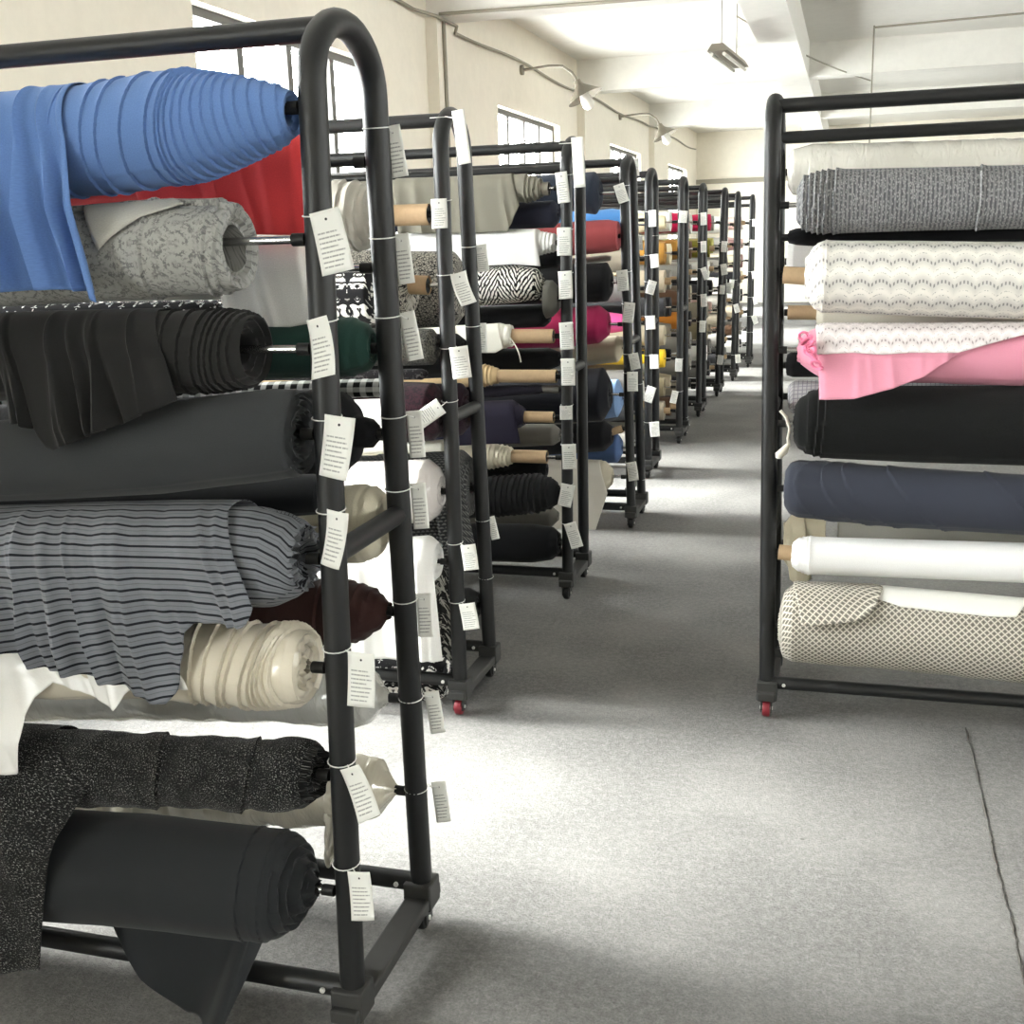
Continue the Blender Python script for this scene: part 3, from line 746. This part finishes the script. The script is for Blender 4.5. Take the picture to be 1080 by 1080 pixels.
R2('black roll with white flowers lying lowest on the second rack', 'f', [(300, 692, 744), (400, 691, 743), (462, 690, 742), (472, 698, 734)], cloth((26, 26, 28), 'floral', (240, 238, 232), s=30., p=.07), hole=.015, dY=.14)
R2('plain-ended black and cream openwork roll at the back of the second rack', 'b', [(380, 264, 344), (440, 266, 346), (478, 266, 344), (486, 276, 334)], cloth((150, 146, 136), 'mesh', (30, 30, 32)), hole=.02, dY=.1)
R2('plain black roll at the back of the second rack, above the middle', 'b', [(380, 354, 402), (440, 353, 400), (484, 352, 398), (492, 358, 390)], cloth((24, 24, 25)), hole=.012)
R2('dark plum roll at the back of the second rack', 'b', [(380, 408, 466), (440, 406, 464), (496, 404, 460), (503, 412, 452)], cloth((40, 26, 34)), hole=.012)
R2('dark charcoal roll low at the back of the second rack', 'b', [(380, 624, 664), (440, 622, 662), (500, 620, 658), (510, 625, 652)], cloth((40, 40, 40)), hole=.012)

# --- third rack
D_ = racks[2]
def R3(lab, side, st, mat, **kw): return roll(lab, D_, side, st, mat, seg=kw.pop('seg', 48), res=kw.pop('res', 1.3), **kw)
m = cloth((122, 119, 108))
r = R3('taupe grey roll with pleated end, topmost on the third rack', 'f', [(420, 190, 220), (500, 187, 216), (552, 184, 213), (558, 186, 212), (572, 190, 208)], m, lips=[556, 560, 565, 570], lip_h=.008, lip_tilt=1, lip_w=2., core=(579, 192, 206), core_mat=simple('dark_core', (120, 116, 104)))
drape(r, (420, 542), [(420, 246), (505, 246), (534, 244), (546, 216)], m, folds=5, amp=.02, seed=5, nu=60, nv=40)
R3('dark navy roll behind the taupe hanging end, third rack', 'f', [(420, 220, 246), (500, 217, 243), (584, 212, 240), (589, 217, 235)], cloth((40, 42, 54)), dY=.08, rod=False, hole=.008)
m = cloth((240, 239, 236))
r = R3('white roll with straight hanging end, third rack, second from top', 'f', [(420, 246, 276), (500, 244, 273), (566, 243, 270), (572, 245, 268), (586, 247, 265)], m, lips=[569, 573, 577, 581, 585], lip_h=.005, lip_tilt=1, lip_w=2., hole=.01)
drape(r, (420, 568), [(420, 284), (500, 281), (540, 279), (568, 281)], m, folds=4, amp=.004, seed=6, nu=60, nv=40)
R3('black roll squeezed under the white one, third rack', 'b', [(420, 266, 290), (500, 266, 288), (588, 265, 282), (592, 268, 278)], cloth((24, 24, 26)), rod=False, hole=.006, dY=-.1)
r = R3('black and white zebra print roll on the third rack', 'f', [(420, 288, 328), (480, 284, 325), (545, 280, 319), (566, 283, 316), (572, 290, 309)], cloth((22, 22, 24), 'zebra', (240, 238, 230)), hole=.014, rod=False)
R3('dark grey folded roll end beside the zebra print one', 'f', [(578, 296, 336), (584, 296, 334), (590, 302, 328)], cloth((96, 95, 90)), xleft=99, hole=.02, dY=0)
R3('black roll under the zebra print one, third rack', 'f', [(420, 326, 350), (500, 324, 348), (574, 321, 345), (580, 325, 340)], cloth((20, 20, 22)), dY=.13, hole=.006, rod=False)
m = cloth((238, 234, 222))
r = R3('short white roll with loose thread on long bare cardboard core, third rack', 'f', [(420, 346, 372), (500, 344, 370), (528, 342, 368), (540, 343, 366)], m, core=(584, 347, 362), hole=.014, lips=[530, 536])
drape(r, (480, 528), [(480, 374), (505, 373), (520, 373), (529, 368)], m, folds=3, amp=.008, seed=7, nu=40, nv=30)
a_, b_ = on(1, r['Y']-.06, 538, 356), on(1, r['Y']-.06, 549, 382)
obj('loose_thread', MB().tube([a_+(b_-a_)*t_+np.array([.01*math.sin(t_*3), 0, 0]) for t_ in np.linspace(0, 1, 8)], .003, 6), m, r['root'])
R3('thick black roll below the short white one, third rack', 'f', [(420, 370, 398), (500, 368, 394), (578, 367, 391), (590, 371, 386)], cloth((20, 20, 21)), hole=.008, dY=.13, rod=False)
R3('beige ribbon wraps on long bare cardboard core, third rack', 'f', [(440, 388, 412), (500, 386, 408), (512, 385, 407), (525, 388, 405)], cloth((206, 180, 140)), lips=[512, 516, 520], lip_h=.006, lip_tilt=1, lip_w=2, core=(587, 390, 404), hole=.02)
R3('dark plum black roll just above the purple navy one, third rack', 'f', [(420, 411, 425), (500, 408, 421), (566, 405, 416), (577, 407, 414)], cloth((34, 32, 40)), core=(590, 406, 415), core_mat=simple('grey_core', (92, 90, 84)), hole=.012, dY=.03)
m = cloth((42, 40, 54))
r = R3('purple navy roll on bare cardboard core, middle of the third rack', 'f', [(420, 428, 460), (500, 425, 456), (540, 423, 453), (546, 426, 452), (553, 430, 449)], m, core=(584, 434, 446), lips=[541, 546, 550], lip_tilt=1, lip_w=2, hole=.014)
drape(r, (420, 545), [(420, 472), (500, 470), (520, 469), (547, 469)], m, folds=3, amp=.006, seed=8, nu=50, nv=36)
R3('grey roll end behind the purple navy one, third rack', 'b', [(420, 448, 476), (500, 447, 474), (584, 447, 470), (590, 452, 466)], cloth((112, 110, 104)), hole=.008, dY=-.08)
R3('cream roll wound loosely on bare cardboard core, third rack', 'f', [(420, 472, 500), (490, 470, 496), (520, 468, 494), (530, 470, 492), (540, 472, 490)], cloth((222, 214, 194)), lips=[512, 518, 523, 528, 533, 538], lip_h=.007, lip_tilt=2, lip_w=2, core=(577, 475, 489), hole=.016)
R3('black roll behind the loosely wound cream one, third rack', 'b', [(420, 488, 516), (500, 487, 512), (570, 485, 506), (577, 489, 502)], cloth((22, 22, 24)), hole=.008, rod=False, dY=-.1)
R3('black ribbed roll, second from bottom on the third rack', 'f', [(420, 508, 552), (500, 504, 547), (570, 500, 541), (585, 505, 536), (592, 512, 530)], cloth((30, 31, 32)), lips=list(range(524, 592, 6)), lip_h=.007, lip_tilt=1.5, lip_w=3, hole=.014)
R3('thin grey roll between the two lowest black ones, third rack', 'b', [(420, 540, 566), (500, 538, 562), (582, 534, 556), (588, 539, 550)], cloth((104, 102, 96)), hole=.008, rod=False)
R3('large smooth black roll lowest on the third rack', 'f', [(420, 550, 589), (500, 552, 592), (570, 553, 594), (590, 556, 591), (597, 562, 585)], cloth((20, 21, 23)), hole=.014)

# --- fourth rack
E_ = racks[3]
def R4(lab, side, st, mat, **kw): return roll(lab, E_, side, st, mat, seg=kw.pop('seg', 36), res=kw.pop('res', 1.5), hole=kw.pop('hole', .012), **kw)
R4('navy roll with round end, topmost on the fourth rack', 'f', [(520, 188, 226), (600, 184, 222), (628, 182, 226), (633, 190, 218)], cloth((44, 50, 62)))
m = cloth((170, 84, 88))
R4('coral red roll on the fourth rack, seen just past the third rack posts', 'f', [(520, 240, 276), (600, 235, 270), (645, 232, 266), (656, 234, 264)], m)
R4('grey roll under the coral red one, fourth rack', 'f', [(520, 277, 285), (600, 273, 280), (640, 269, 276), (644, 270, 275)], cloth((120, 118, 112)), rod=False, dY=.12, hole=.005)
R4('short black roll with flat end, fourth rack, upper half', 'f', [(520, 282, 322), (600, 279, 320), (640, 277, 318), (645, 286, 310)], cloth((22, 22, 24)))
m = cloth((142, 36, 74))
r = R4('magenta roll bulging between the posts of the third rack and fourth rack', 'f', [(520, 330, 372), (600, 325, 366), (632, 322, 362), (642, 330, 354)], m)
R4('sand beige roll under the magenta one, fourth rack', 'f', [(520, 362, 392), (600, 358, 388), (652, 354, 382), (656, 358, 376)], cloth((178, 168, 148)), dY=.15)
R4('thick near-black roll at the middle of the fourth rack, beside the pale denim one', 'f', [(520, 394, 450), (600, 390, 446), (636, 388, 444), (643, 400, 432)], cloth((24, 25, 30)))
R4('pale denim blue roll at the middle of the fourth rack', 'b', [(560, 405, 446), (620, 402, 444), (652, 400, 440), (656, 410, 430)], cloth((122, 150, 190)))
R4('black roll with cardboard core, lower half of the fourth rack', 'f', [(520, 450, 482), (600, 447, 479), (638, 444, 476), (646, 450, 468)], cloth((22, 22, 25)), core=(657, 448, 456))
R4('mid blue denim roll low on the fourth rack', 'b', [(560, 462, 492), (620, 460, 490), (652, 458, 488), (656, 464, 480)], cloth((78, 100, 140)))
m = cloth((184, 176, 158))
r = R4('cream roll with round pale end, lowest on the fourth rack', 'f', [(520, 482, 513), (600, 485, 518), (638, 486, 519), (646, 494, 511)], m)
drape(r, (560, 634), [(560, 578), (612, 576), (628, 560), (641, 520)], cloth((206, 202, 192)), folds=3, amp=.01, seed=4, nu=40, nv=30, label='pale hanging end')

# --- farther racks: prototypes copied with their own cloth
protos = []
def make_far(kind):
    R_ = thing('fabric_roll', 'x', 'fabric roll', (0, 0, 0), GR)
    seg, n = 28, 26; V = []; UV = []; rng = random.Random(kind*11+3)
    L = 1.56; base = .075
    for i in range(n):
        t = i/(n-1); x = -L+L*(t**.6 if True else t)
        k = 1.
        if kind == 1: k = 1-.35*max(0, (t-.8)/.2)
        if kind == 2: k = 1+.05*math.sin(i*2.4)*(t > .5)
        for q in range(seg+1):
            th = 2*PI*q/seg; r = base*k*(1+.03*nz(x*9, math.cos(th)*1.5+kind*5, math.sin(th)*1.5))
            V.append((x, -r*math.sin(th), r*math.cos(th))); UV.append((x, th*base))
    w = seg+1; F = [(i*w+k, (i+1)*w+k, (i+1)*w+k+1, i*w+k+1) for i in range(n-1) for k in range(seg)]
    last = (n-1)*w
    kk = .65 if kind == 1 else 1.
    for j in range(1, 6):
        f = j/5; jx = rng.uniform(-.006, .006); b = len(V)
        for q in range(seg+1):
            th = 2*PI*q/seg; r = base*kk*(1-f)+.014*f
            V.append((jx-.006*f, -r*math.sin(th), r*math.cos(th))); UV.append((r, th*base))
        F += [(last+k, b+k, b+k+1, last+k+1) for k in range(seg)]; last = b
    F += [tuple(last+k for k in range(seg)), tuple(range(seg-1, -1, -1))]
    obj('rolled_cloth', MB().add(V, F, UV), cloth((200, 200, 200)), R_)
    if kind == 3: obj('cardboard_core', MB().tube([(-.02, 0, 0), (.045, 0, 0)], .024, 16), M['kraft'], R_)
    ro = obj('rod', MB().tube([(-.02, 0, 0), (.085, 0, 0)], .0075, 8), M['chrome'], R_)
    obj('rod_cap', MB().tube([(.05, 0, 0), (.088, 0, 0)], .0115, 8), M['rubber'], ro)
    return R_
W = lambda *a: a
CN = {  # names and colours as seen between the posts
 'blue': (60, 104, 152), 'grey': (120, 118, 114), 'silver grey': (160, 158, 152), 'black': (24, 24, 26), 'hot pink': (206, 84, 140), 'yellow': (238, 196, 52), 'white': (236, 234, 228),
 'cream': (220, 208, 176), 'mustard': (158, 116, 54), 'taupe': (140, 132, 116), 'oatmeal': (176, 164, 142), 'khaki': (128, 118, 94), 'charcoal': (58, 58, 60), 'crimson': (176, 30, 72),
 'olive': (126, 122, 48), 'orange': (188, 122, 50), 'lime': (190, 186, 110), 'dusty pink': (206, 172, 164), 'brown': (98, 74, 58), 'navy': (40, 44, 62), 'mauve': (150, 118, 116), 'stone': (150, 147, 140), 'ivory': (232, 226, 206)}
FAR = {
 4: (['blue', 'taupe', 'grey', 'hot pink', 'yellow', 'grey', 'charcoal', 'stone'], ['white', 'navy', 'mustard', 'black', 'silver grey', 'khaki', 'black', 'grey']),
 5: (['cream', 'mustard', 'oatmeal', 'charcoal', 'oatmeal', 'yellow', 'khaki', 'taupe'], ['white', 'cream', 'stone', 'charcoal', 'taupe', 'black', 'oatmeal', 'brown']),
 6: (['crimson', 'mustard', 'silver grey', 'brown', 'orange', 'stone', 'stone', 'taupe'], ['white', 'brown', 'grey', 'taupe', 'black', 'grey', 'stone', 'charcoal']),
 7: (['crimson', 'olive', 'white', 'charcoal', 'taupe', 'khaki', 'white', 'grey'], ['silver grey', 'lime', 'stone', 'black', 'dusty pink', 'taupe', 'grey', 'charcoal']),
 8: (['white', 'silver grey', 'stone', 'white', 'stone', 'taupe', 'silver grey', 'charcoal'], ['ivory', 'white', 'grey', 'white', 'taupe', 'grey', 'black', 'grey']),
 9: (['dusty pink', 'mauve', 'cream', 'black', 'white', 'oatmeal', 'brown', 'white'], ['white', 'dusty pink', 'mauve', 'cream', 'black', 'stone', 'silver grey', 'charcoal'])}
fp = [make_far(k) for k in range(4)]
ZS = [1.66, 1.44, 1.24, 1.04, .84, .64, .44, .25]
TH_ = ['topmost', 'second', 'third', 'fourth', 'fifth', 'sixth', 'seventh', 'eighth', 'ninth']
used = set()
def nth(k, n): return 'topmost' if k == 0 else ('lowest' if k == n-1 else TH_[k]+' from top')
for i in range(4, 10):
    rk = racks[i]
    for side, cols in zip('fb', FAR[i]):
        for j, cn in enumerate(cols):
            kd = rnd.randrange(4)
            if kd not in used: o = fp[kd]; used.add(kd)
            else: o = copy_tree(fp[kd])
            z = ZS[j]+rnd.uniform(-.015, .015)
            y = rk.yf(z) if side == 'f' else rk.yb(z)
            s_ = rnd.uniform(.9, 1.12)
            o.location = (rk.px(z)-.1155, y, z); o.scale = (1, s_, s_)
            o['label'] = '%s roll on %s side of %s left rack, %s' % (cn, 'near' if side == 'f' else 'far', ORD[i], nth(j, 8))
            for ch in o.children:
                if ch.name.startswith('rolled_cloth'): ch.material_slots[0].link = 'OBJECT'; ch.material_slots[0].material = cloth(CN[cn])
for o in fp:
    if o['label'] == 'x': raise RuntimeError('unused prototype')

# --- right rack: rolls lie between its left end frame and the frame border
def RG(lab, side, st, mat, **kw): return roll(lab, RR, side, st, mat, mirror=True, seg=kw.pop('seg', 72), res=kw.pop('res', 1.5), **kw)
m = cloth((148, 148, 149), 'boucle', (84, 85, 88))
r = RG('grey boucle roll with lapped left end, uppermost front roll on the right rack', 'f', [(842, 196, 236), (846, 188, 241), (862, 183, 245), (885, 180, 246), (980, 178, 243), (1100, 175, 241)], m, lips=[846, 852, 858, 864, 870, 880, 1032], lip_h=.007, lip_tilt=1.5, lip_w=4, spiral=.006, hole=.015)
r = RG('white roll in clear film at the top back of the right rack', 'b', [(826, 164, 200), (830, 158, 206), (850, 154, 208), (960, 151, 206), (1100, 146, 202)], cloth((224, 221, 211), 'film'), wr=.004, wf=14, hole=.01)
r = RG('black roll squeezed behind the grey boucle and white lace rolls, right rack', 'f', [(832, 244, 257), (840, 241, 259), (862, 240, 260), (960, 236, 257), (1100, 231, 254)], cloth((20, 20, 22)), dY=.09, hole=.008, wr=.003)
m = cloth((240, 236, 228), 'lace', (124, 123, 122), p=.064, q=.058)
RG('white scalloped lace roll on cardboard core, right rack', 'f', [(852, 270, 316), (858, 260, 324), (868, 255, 329), (960, 255, 333), (1100, 257, 337)], m, core=(826, 281, 299), lips=[860, 868], lip_h=.003, hole=.03, ring_j=.008)
m = cloth((212, 142, 162), crease=.05)
r = RG('pink roll with white lace wrapped over it, below the white lace roll', 'f', [(845, 354, 384), (856, 348, 392), (868, 345, 400), (960, 345, 404), (1100, 344, 408)], m, wr=.002, hole=.02, ring_j=.012)
drape(r, (864, 1100), [(864, 422), (900, 421), (940, 411), (975, 399), (1010, 378), (1045, 364), (1100, 352)], m, folds=9, amp=.012, yoff=.065, seed=31, nu=120, nv=50, name='hanging_end', off=.006)
drape(r, (862, 1100), [(862, 374), (900, 372), (930, 374), (960, 372), (1010, 372), (1050, 361), (1100, 349)], cloth((243, 235, 234), 'lace', (150, 138, 138), p=.05, q=.04), folds=6, amp=.004, seed=33, nu=110, nv=36, name='lace_layer', off=.012, label='white eyelet lace')
for k in range(7):
    c_ = on(1, r['Y']-.085-.006*k, 848+k*2.2, 354+5.0*k)
    obj('fringe', MB().tube([c_+np.array([.018*math.cos(t_*1.6+k), -.01*math.sin(t_*2+k), .016*math.sin(t_*1.6+k*2)])*(.6+.1*t_) for t_ in np.linspace(0, 4, 14)], .0045, 6), cloth((218, 120, 150)), r['root'])
m = cloth((21, 22, 22), 'fleece')
RG('thick black fleece roll under the pink one, right rack', 'f', [(838, 428, 466), (843, 420, 474), (856, 412, 480), (880, 408, 484), (960, 407, 488), (1100, 407, 492)], m, lips=[850, 860, 868], lip_h=.006, lip_w=5, hole=.02, ring_j=.008)
m = cloth((54, 57, 67))
RG('slate blue roll with diagonal wrap creases, right rack', 'f', [(828, 496, 534), (833, 488, 542), (842, 485, 546), (940, 492, 556), (1100, 502, 566)], m, lips=[872, 900, 922, 968, 1072], lip_h=.005, lip_tilt=-34, lip_w=6, hole=.015)
m = cloth((178, 170, 148))
r = RG('tan roll seen behind the slate blue and white rolls, right rack', 'b', [(818, 552, 592), (824, 544, 600), (840, 540, 602), (860, 541, 602)], m, wr=.004, hole=.015, xleft=-99)
drape(r, (833, 856), [(833, 612), (842, 616), (856, 608)], m, folds=2, amp=.012, seed=2, nu=24, nv=30)
RG('stone grey roll behind the upper edge of the white one, right rack', 'b', [(884, 548, 586), (960, 550, 588), (1100, 556, 596)], cloth((150, 148, 140)), dY=0, hole=.01, rod=False)
m = cloth((243, 242, 238))
RG('plain white roll on cardboard core, second from bottom on the right rack', 'f', [(836, 572, 598), (842, 567, 603), (854, 566, 606), (960, 569, 610), (1100, 573, 616)], m, core=(821, 574, 590), lips=[846, 850, 853], lip_h=.003, lip_tilt=1, lip_w=3, hole=.02)
m = cloth((206, 201, 188), 'lattice', (98, 95, 88), p=.0205)
r = RG('beige and grey diamond lattice roll, lowest on the right rack', 'f', [(808, 638, 678), (812, 622, 692), (822, 615, 697), (900, 618, 703), (980, 625, 711), (1100, 636, 724)], m, spiral=.008, sp_th=.9, hole=.02, ring_j=.006, wr=.002)
drape(r, (846, 930), [(846, 655), (880, 653), (905, 650), (918, 644), (932, 626)], m, folds=2, amp=.004, seed=3, nu=40, nv=24, name='turned_flap', off=.010, curl=.012)
drape(r, (920, 1078), [(920, 632), (950, 640), (1000, 646), (1040, 650), (1074, 652), (1079, 630)], cloth((238, 236, 229)), folds=6, amp=.006, seed=13, nu=60, nv=24, name='white_backing', off=.008, label='white backing turned outward')
for lab, st, col in (('pale grey roll seen at the left end behind the white lace roll', [(827, 256, 296), (833, 252, 300), (860, 252, 302), (1100, 246, 300)], (200, 198, 196)),
                     ('ivory roll seen at the left end behind the pink roll, right rack', [(862, 314, 346), (868, 311, 349), (900, 310, 350), (1100, 308, 352)], (226, 222, 206)),
                     ('black roll seen at the left end above the grey check roll, right rack', [(824, 374, 396), (830, 370, 398), (860, 368, 398), (1100, 364, 396)], (24, 24, 26)),
                     ('grey check roll seen at the left end behind the black fleece roll', [(832, 406, 430), (836, 402, 436), (862, 401, 440), (1100, 404, 446)], (200, 198, 200))):
    RG(lab, 'b', st, core=(831, 322, 337) if 'ivory' in lab else None, mat=cloth(col) if 'grey check roll seen' not in lab else cloth(col, 'check', (150, 148, 156)), hole=.012, seg=40)
tv = thing('cord_tassel', 'small white cord tassel hanging at the left end of the black fleece roll', 'tassel', on(1, RR.yf(1.1)-.03, 836, 470), 'tassels')
tp = [on(1, RR.yf(1.1)-.03, x, y) for x, y in ((823, 433), (829, 440), (833, 452), (831, 462), (832, 470))]
obj('cord', MB().tube(tp, .0055, 6), cloth((226, 220, 210)), tv)
obj('tassel_skirt', MB().tube([on(1, RR.yf(1.1)-.03, x, y) for x, y in ((832, 468), (828, 474), (821, 481), (819, 483))], [.006, .012, .014, .004], 8), cloth((226, 220, 206)), tv)

# ------------------------------------------------------------------ paper tags
GT = 'paper tags tied to the rack posts'
def card(hole, w, h, yaw, tilt, curl, twist=0.):
    """curved card hanging from its punched hole; returns builder in world space"""
    nu, nv = 7, 12; V = []; UV = []
    cz, sz = math.cos(yaw), math.sin(yaw); ct, st_ = math.cos(tilt), math.sin(tilt)
    for i in range(nu):
        for j in range(nv):
            u, v = i/(nu-1), j/(nv-1)
            a = (u-.5)*w; d = (v-.14)*h
            b = -curl*h*(v-.14)**2*1.2 - curl*.25*w*(1-(2*u-1)**2)+twist*(u-.5)*(v-.3)*w
            x, z = a*ct+d*st_, a*st_-d*ct
            # inside/outside: local +b points away from the front
            V.append((hole[0]+x*cz-b*sz, hole[1]+x*sz+b*cz, hole[2]+z)); UV.append((u, 1-v))
    F = [(i*nv+j, i*nv+j+1, (i+1)*nv+j+1, (i+1)*nv+j) for i in range(nu-1) for j in range(nv-1)]
    return MB().add(V, F, UV)
def tag(label, rk, side, hole, w=.052, h=.1, yaw=0., tilt=0., curl=.12, twist=0., zt=None):
    o = obj('paper_tag', card(hole, w, h, yaw, tilt, curl, twist), M['card'] if h > .15 else M['tag'], loc=hole, solid=.0006)
    tagp(o, label, 'tag', GT)
    z = zt if zt is not None else hole[2]+.008
    c = np.array([rk.px(z), rk.yf(z) if side == 'f' else rk.yb(z), z]); pr = .0275
    pts = [c+np.array([pr*math.cos(a), pr*math.sin(a), .003*math.sin(a)]) for a in np.linspace(0, 2*PI, 19)]
    mb = MB().tube(pts, .0013, 6)
    hv = np.array(hole)-c; a = math.atan2(hv[1], hv[0]); s0 = c+np.array([pr*math.cos(a), pr*math.sin(a), 0])
    if np.linalg.norm(np.array(hole)-s0) > .004: mb.tube([s0, (s0+np.array(hole))/2+np.array([0, 0, -.002]), hole], .0016, 6)
    obj('tie', mb, M['tie'], o)
    return o
RKN = ['the nearest rack', 'the second rack', 'the third rack', 'the fourth rack']
# (hole px x, y, tilt, yaw, curl, twist, width, height)
FT = [(344, 231, .20, .15, .10, .3, .056, .108), (336, 344, .22, -.25, .22, .2, .05, .104), (358, 448, -.16, .1, .12, -.3, .056, .112), (356, 547, -.12, -.2, .22, -.2, .046, .102),
      (381, 696, -.04, .0, .08, .1, .054, .106), (372, 816, .42, .0, .18, .35, .046, .104), (379, 926, .06, .1, .12, .1, .046, .1)]
for k, (x, y, ti, ya, cu, tw, w_, h_) in enumerate(FT):
    z = on(1, A.yf(1), x, y)[2]; hp = on(1, A.yf(z)-.034, x, y)
    tag('white printed tag on the front post of the nearest rack, %s' % (['topmost', 'second from top', 'third from top', 'fourth from top', 'fifth from top', 'second from bottom', 'lowest'][k]), A, 'f', hp, w_, h_, ya, ti, cu, tw)
BT = [(414, 140, .14), (423, 254, .1), (430, 336, .16), (437, 440, .05), (441, 516, .05), (447, 632, .02), (456, 735, .12), (463, 830, .1)]
for k, (x, y, ti) in enumerate(BT):
    z = on(1, A.yb(1), x, y)[2]; hp = on(1, A.yb(z)+.03, x, y)
    tag('grey-shadowed tag behind the back post of the nearest rack, %s' % (['topmost', 'second from top', 'third from top', 'fourth from top', 'fifth from top', 'third from bottom', 'second from bottom', 'lowest'][k]), A, 'b', hp, .034, .1, .25, ti, .08)
T2 = [('f', 484, 124, .12, .0, .05, .04, .16), ('f', 463, 214, .02, .2, .2, .05, .09), ('f', 484, 292, .2, .9, .3, .06, .1), ('f', 484, 370, .1, .3, .25, .06, .1), ('f', 462, 430, -1.0, .2, .2, .055, .09), ('f', 494, 578, .12, .2, .15, .05, .085), ('f', 493, 640, .18, 0, .1, .058, .09),
      ('b', 507, 262, .1, .3, .1, .04, .09), ('b', 507, 345, .0, .3, .1, .04, .1), ('b', 518, 548, .2, .3, .15, .03, .085), ('b', 512, 608, 0., .1, .05, .05, .08)]
nf = {'f': 0, 'b': 0}; tot = {'f': 7, 'b': 4}
for sd_, x, y, ti, ya, cu, w_, h_ in T2:
    z = on(1, B_.y, x, y)[2]; Yp = (B_.yf(z)-(.105 if ti < -.5 else .034)) if sd_ == 'f' else (B_.yb(z)+.03)
    tag('white tag on the %s post of the second rack, %s' % ('front' if sd_ == 'f' else 'back', nth(nf[sd_], tot[sd_])), B_, sd_, on(1, Yp, x, y), w_, h_, ya, ti, cu); nf[sd_] += 1
T3 = [('f', 609, 152, .05, .0, .05, .05, .2), ('f', 592, 186, .1, .2, .2, .05, .125), ('f', 595, 244, .0, .1, .1, .06, .115), ('f', 596, 290, .05, 0, .15, .06, .115), ('f', 597, 344, .05, .1, .1, .06, .115), ('f', 599, 382, .02, 0, .1, .062, .115),
      ('f', 597, 430, 0, .2, .1, .055, .06), ('f', 600, 472, .03, .1, .1, .062, .11), ('f', 599, 514, -.22, .2, .1, .06, .1), ('f', 602, 555, .3, .1, .1, .055, .115)]
for k, (sd_, x, y, ti, ya, cu, w_, h_) in enumerate(T3):
    z = on(1, D_.y, x, y)[2]
    tag('white tag on the near post of the third rack, %s' % nth(k, 10), D_, 'f', on(1, D_.yf(z)-.034, x, y), w_, h_, ya, ti, cu)
TF = {3: ([(653, 197, .3), (656, 288, .1), (664, 322, -.1), (668, 375, .2), (667, 395, .0), (666, 490, .2)], [(668, 170, 0.), (674, 405, .1), (669, 505, -.4)]),
      4: ([(688, 224, .05), (690, 270, .1), (688, 298, -.3), (686, 335, .05), (690, 376, .05), (687, 410, -.3), (690, 447, .08)], [(673, 250, .1), (682, 385, .2)]),
      5: ([(721, 224, -.1), (716, 380, -.05), (712, 414, -.2)], [(722, 440, .3)]),
      6: ([(742, 226, .05), (742, 256, .05), (742, 284, .35), (742, 312, .1), (741, 340, -.05)], []),
      7: ([(764, 256, -.08), (763, 280, .15), (762, 302, -.05), (760, 376, -.1)], [(768, 300, .1)]),
      8: ([(772, 296, -.1), (776, 322, .25), (778, 375, .1)], []),
      9: ([(796, 232, .0), (794, 254, -.1), (795, 287, .15), (796, 314, .2), (795, 334, .35), (797, 351, .3)], [])}
for i in TF:
    rk = racks[i]
    for sd_, L_ in zip('fb', TF[i]):
        for k, (x, y, ti) in enumerate(L_):
            z = on(1, rk.y, x, y)[2]; Yp = (rk.yf(z)-.034) if sd_ == 'f' else rk.yb(z)+.03
            hp = on(1, Yp, x, y)
            nm = ' alone' if len(L_) == 1 else ', '+nth(k, len(L_))
            tag('small white tag on %s post of %s left rack%s' % ('near' if sd_ == 'f' else 'far', ORD[i] if i < 9 else 'last visible', nm), rk, sd_, hp, .055+rnd.uniform(-.006, .008), .1+rnd.uniform(-.015, .01), rnd.uniform(-.2, .3), ti, rnd.uniform(.05, .2))

# carpet seam: the edge of one carpet width, slightly lifted
V = []; F = []; pts = [on(2, 0, x, y) for x, y in ((1018, 768), (1030, 815), (1042, 872), (1053, 925), (1066, 970), (1078, 1030), (1092, 1090))]
n = 90
for i in range(n):
    t = i/(n-1)*(len(pts)-1); a = min(int(t), len(pts)-2); p_ = pts[a]+(pts[a+1]-pts[a])*(t-a)
    wv = .004*nz(i*.35, 0, 0)+.003*nz(i*1.1, 3, 0); g = max(.0003, .0018+.005*nz(i*.22, 7, 1))
    V += [(p_[0]+wv-g, p_[1], .0012), (p_[0]+wv, p_[1], .005+.003*nz(i*.3, 5, 5)), (p_[0]+wv+g, p_[1], .0012)]
for i in range(n-1): F += [(i*3, i*3+1, i*3+4, i*3+3), (i*3+1, i*3+2, i*3+5, i*3+4)]
o = obj('carpet_seam', MB().add(V, F), simple('dark_seam_edge', (80, 78, 75), .95, .05, 0, .5, 60.)); o['kind'] = 'structure'; o.name = 'trim_%d' % (tn+1)

# ------------------------------------------------------------------ world
w = bpy.data.worlds.new('world'); sc.world = w; w.use_nodes = True
sl = bpy.data.lights.new('hazy_sun', 'SUN'); sl.energy = 42.; sl.angle = math.radians(18); sl.color = (1, .985, .95)
so = bpy.data.objects.new('hazy_sun', sl); C.objects.link(so); so.location = (-12, 3, 12)
so.rotation_euler = Vector((1, .0, -.80)).to_track_quat('-Z', 'Y').to_euler()
nt = w.node_tree; bg = nt.nodes['Background']
tc = nt.nodes.new('ShaderNodeTexCoord'); sx = nt.nodes.new('ShaderNodeSeparateXYZ'); nt.links.new(tc.outputs['Generated'], sx.inputs[0])
mr = nt.nodes.new('ShaderNodeMapRange'); nt.links.new(sx.outputs[2], mr.inputs['Value'])
mr.inputs['From Min'].default_value = -.03; mr.inputs['From Max'].default_value = .06
mr.inputs['To Min'].default_value = GROUND; mr.inputs['To Max'].default_value = SKY
nt.links.new(mr.outputs[0], bg.inputs['Strength'])
bg.inputs['Color'].default_value = (.985, .995, 1., 1)
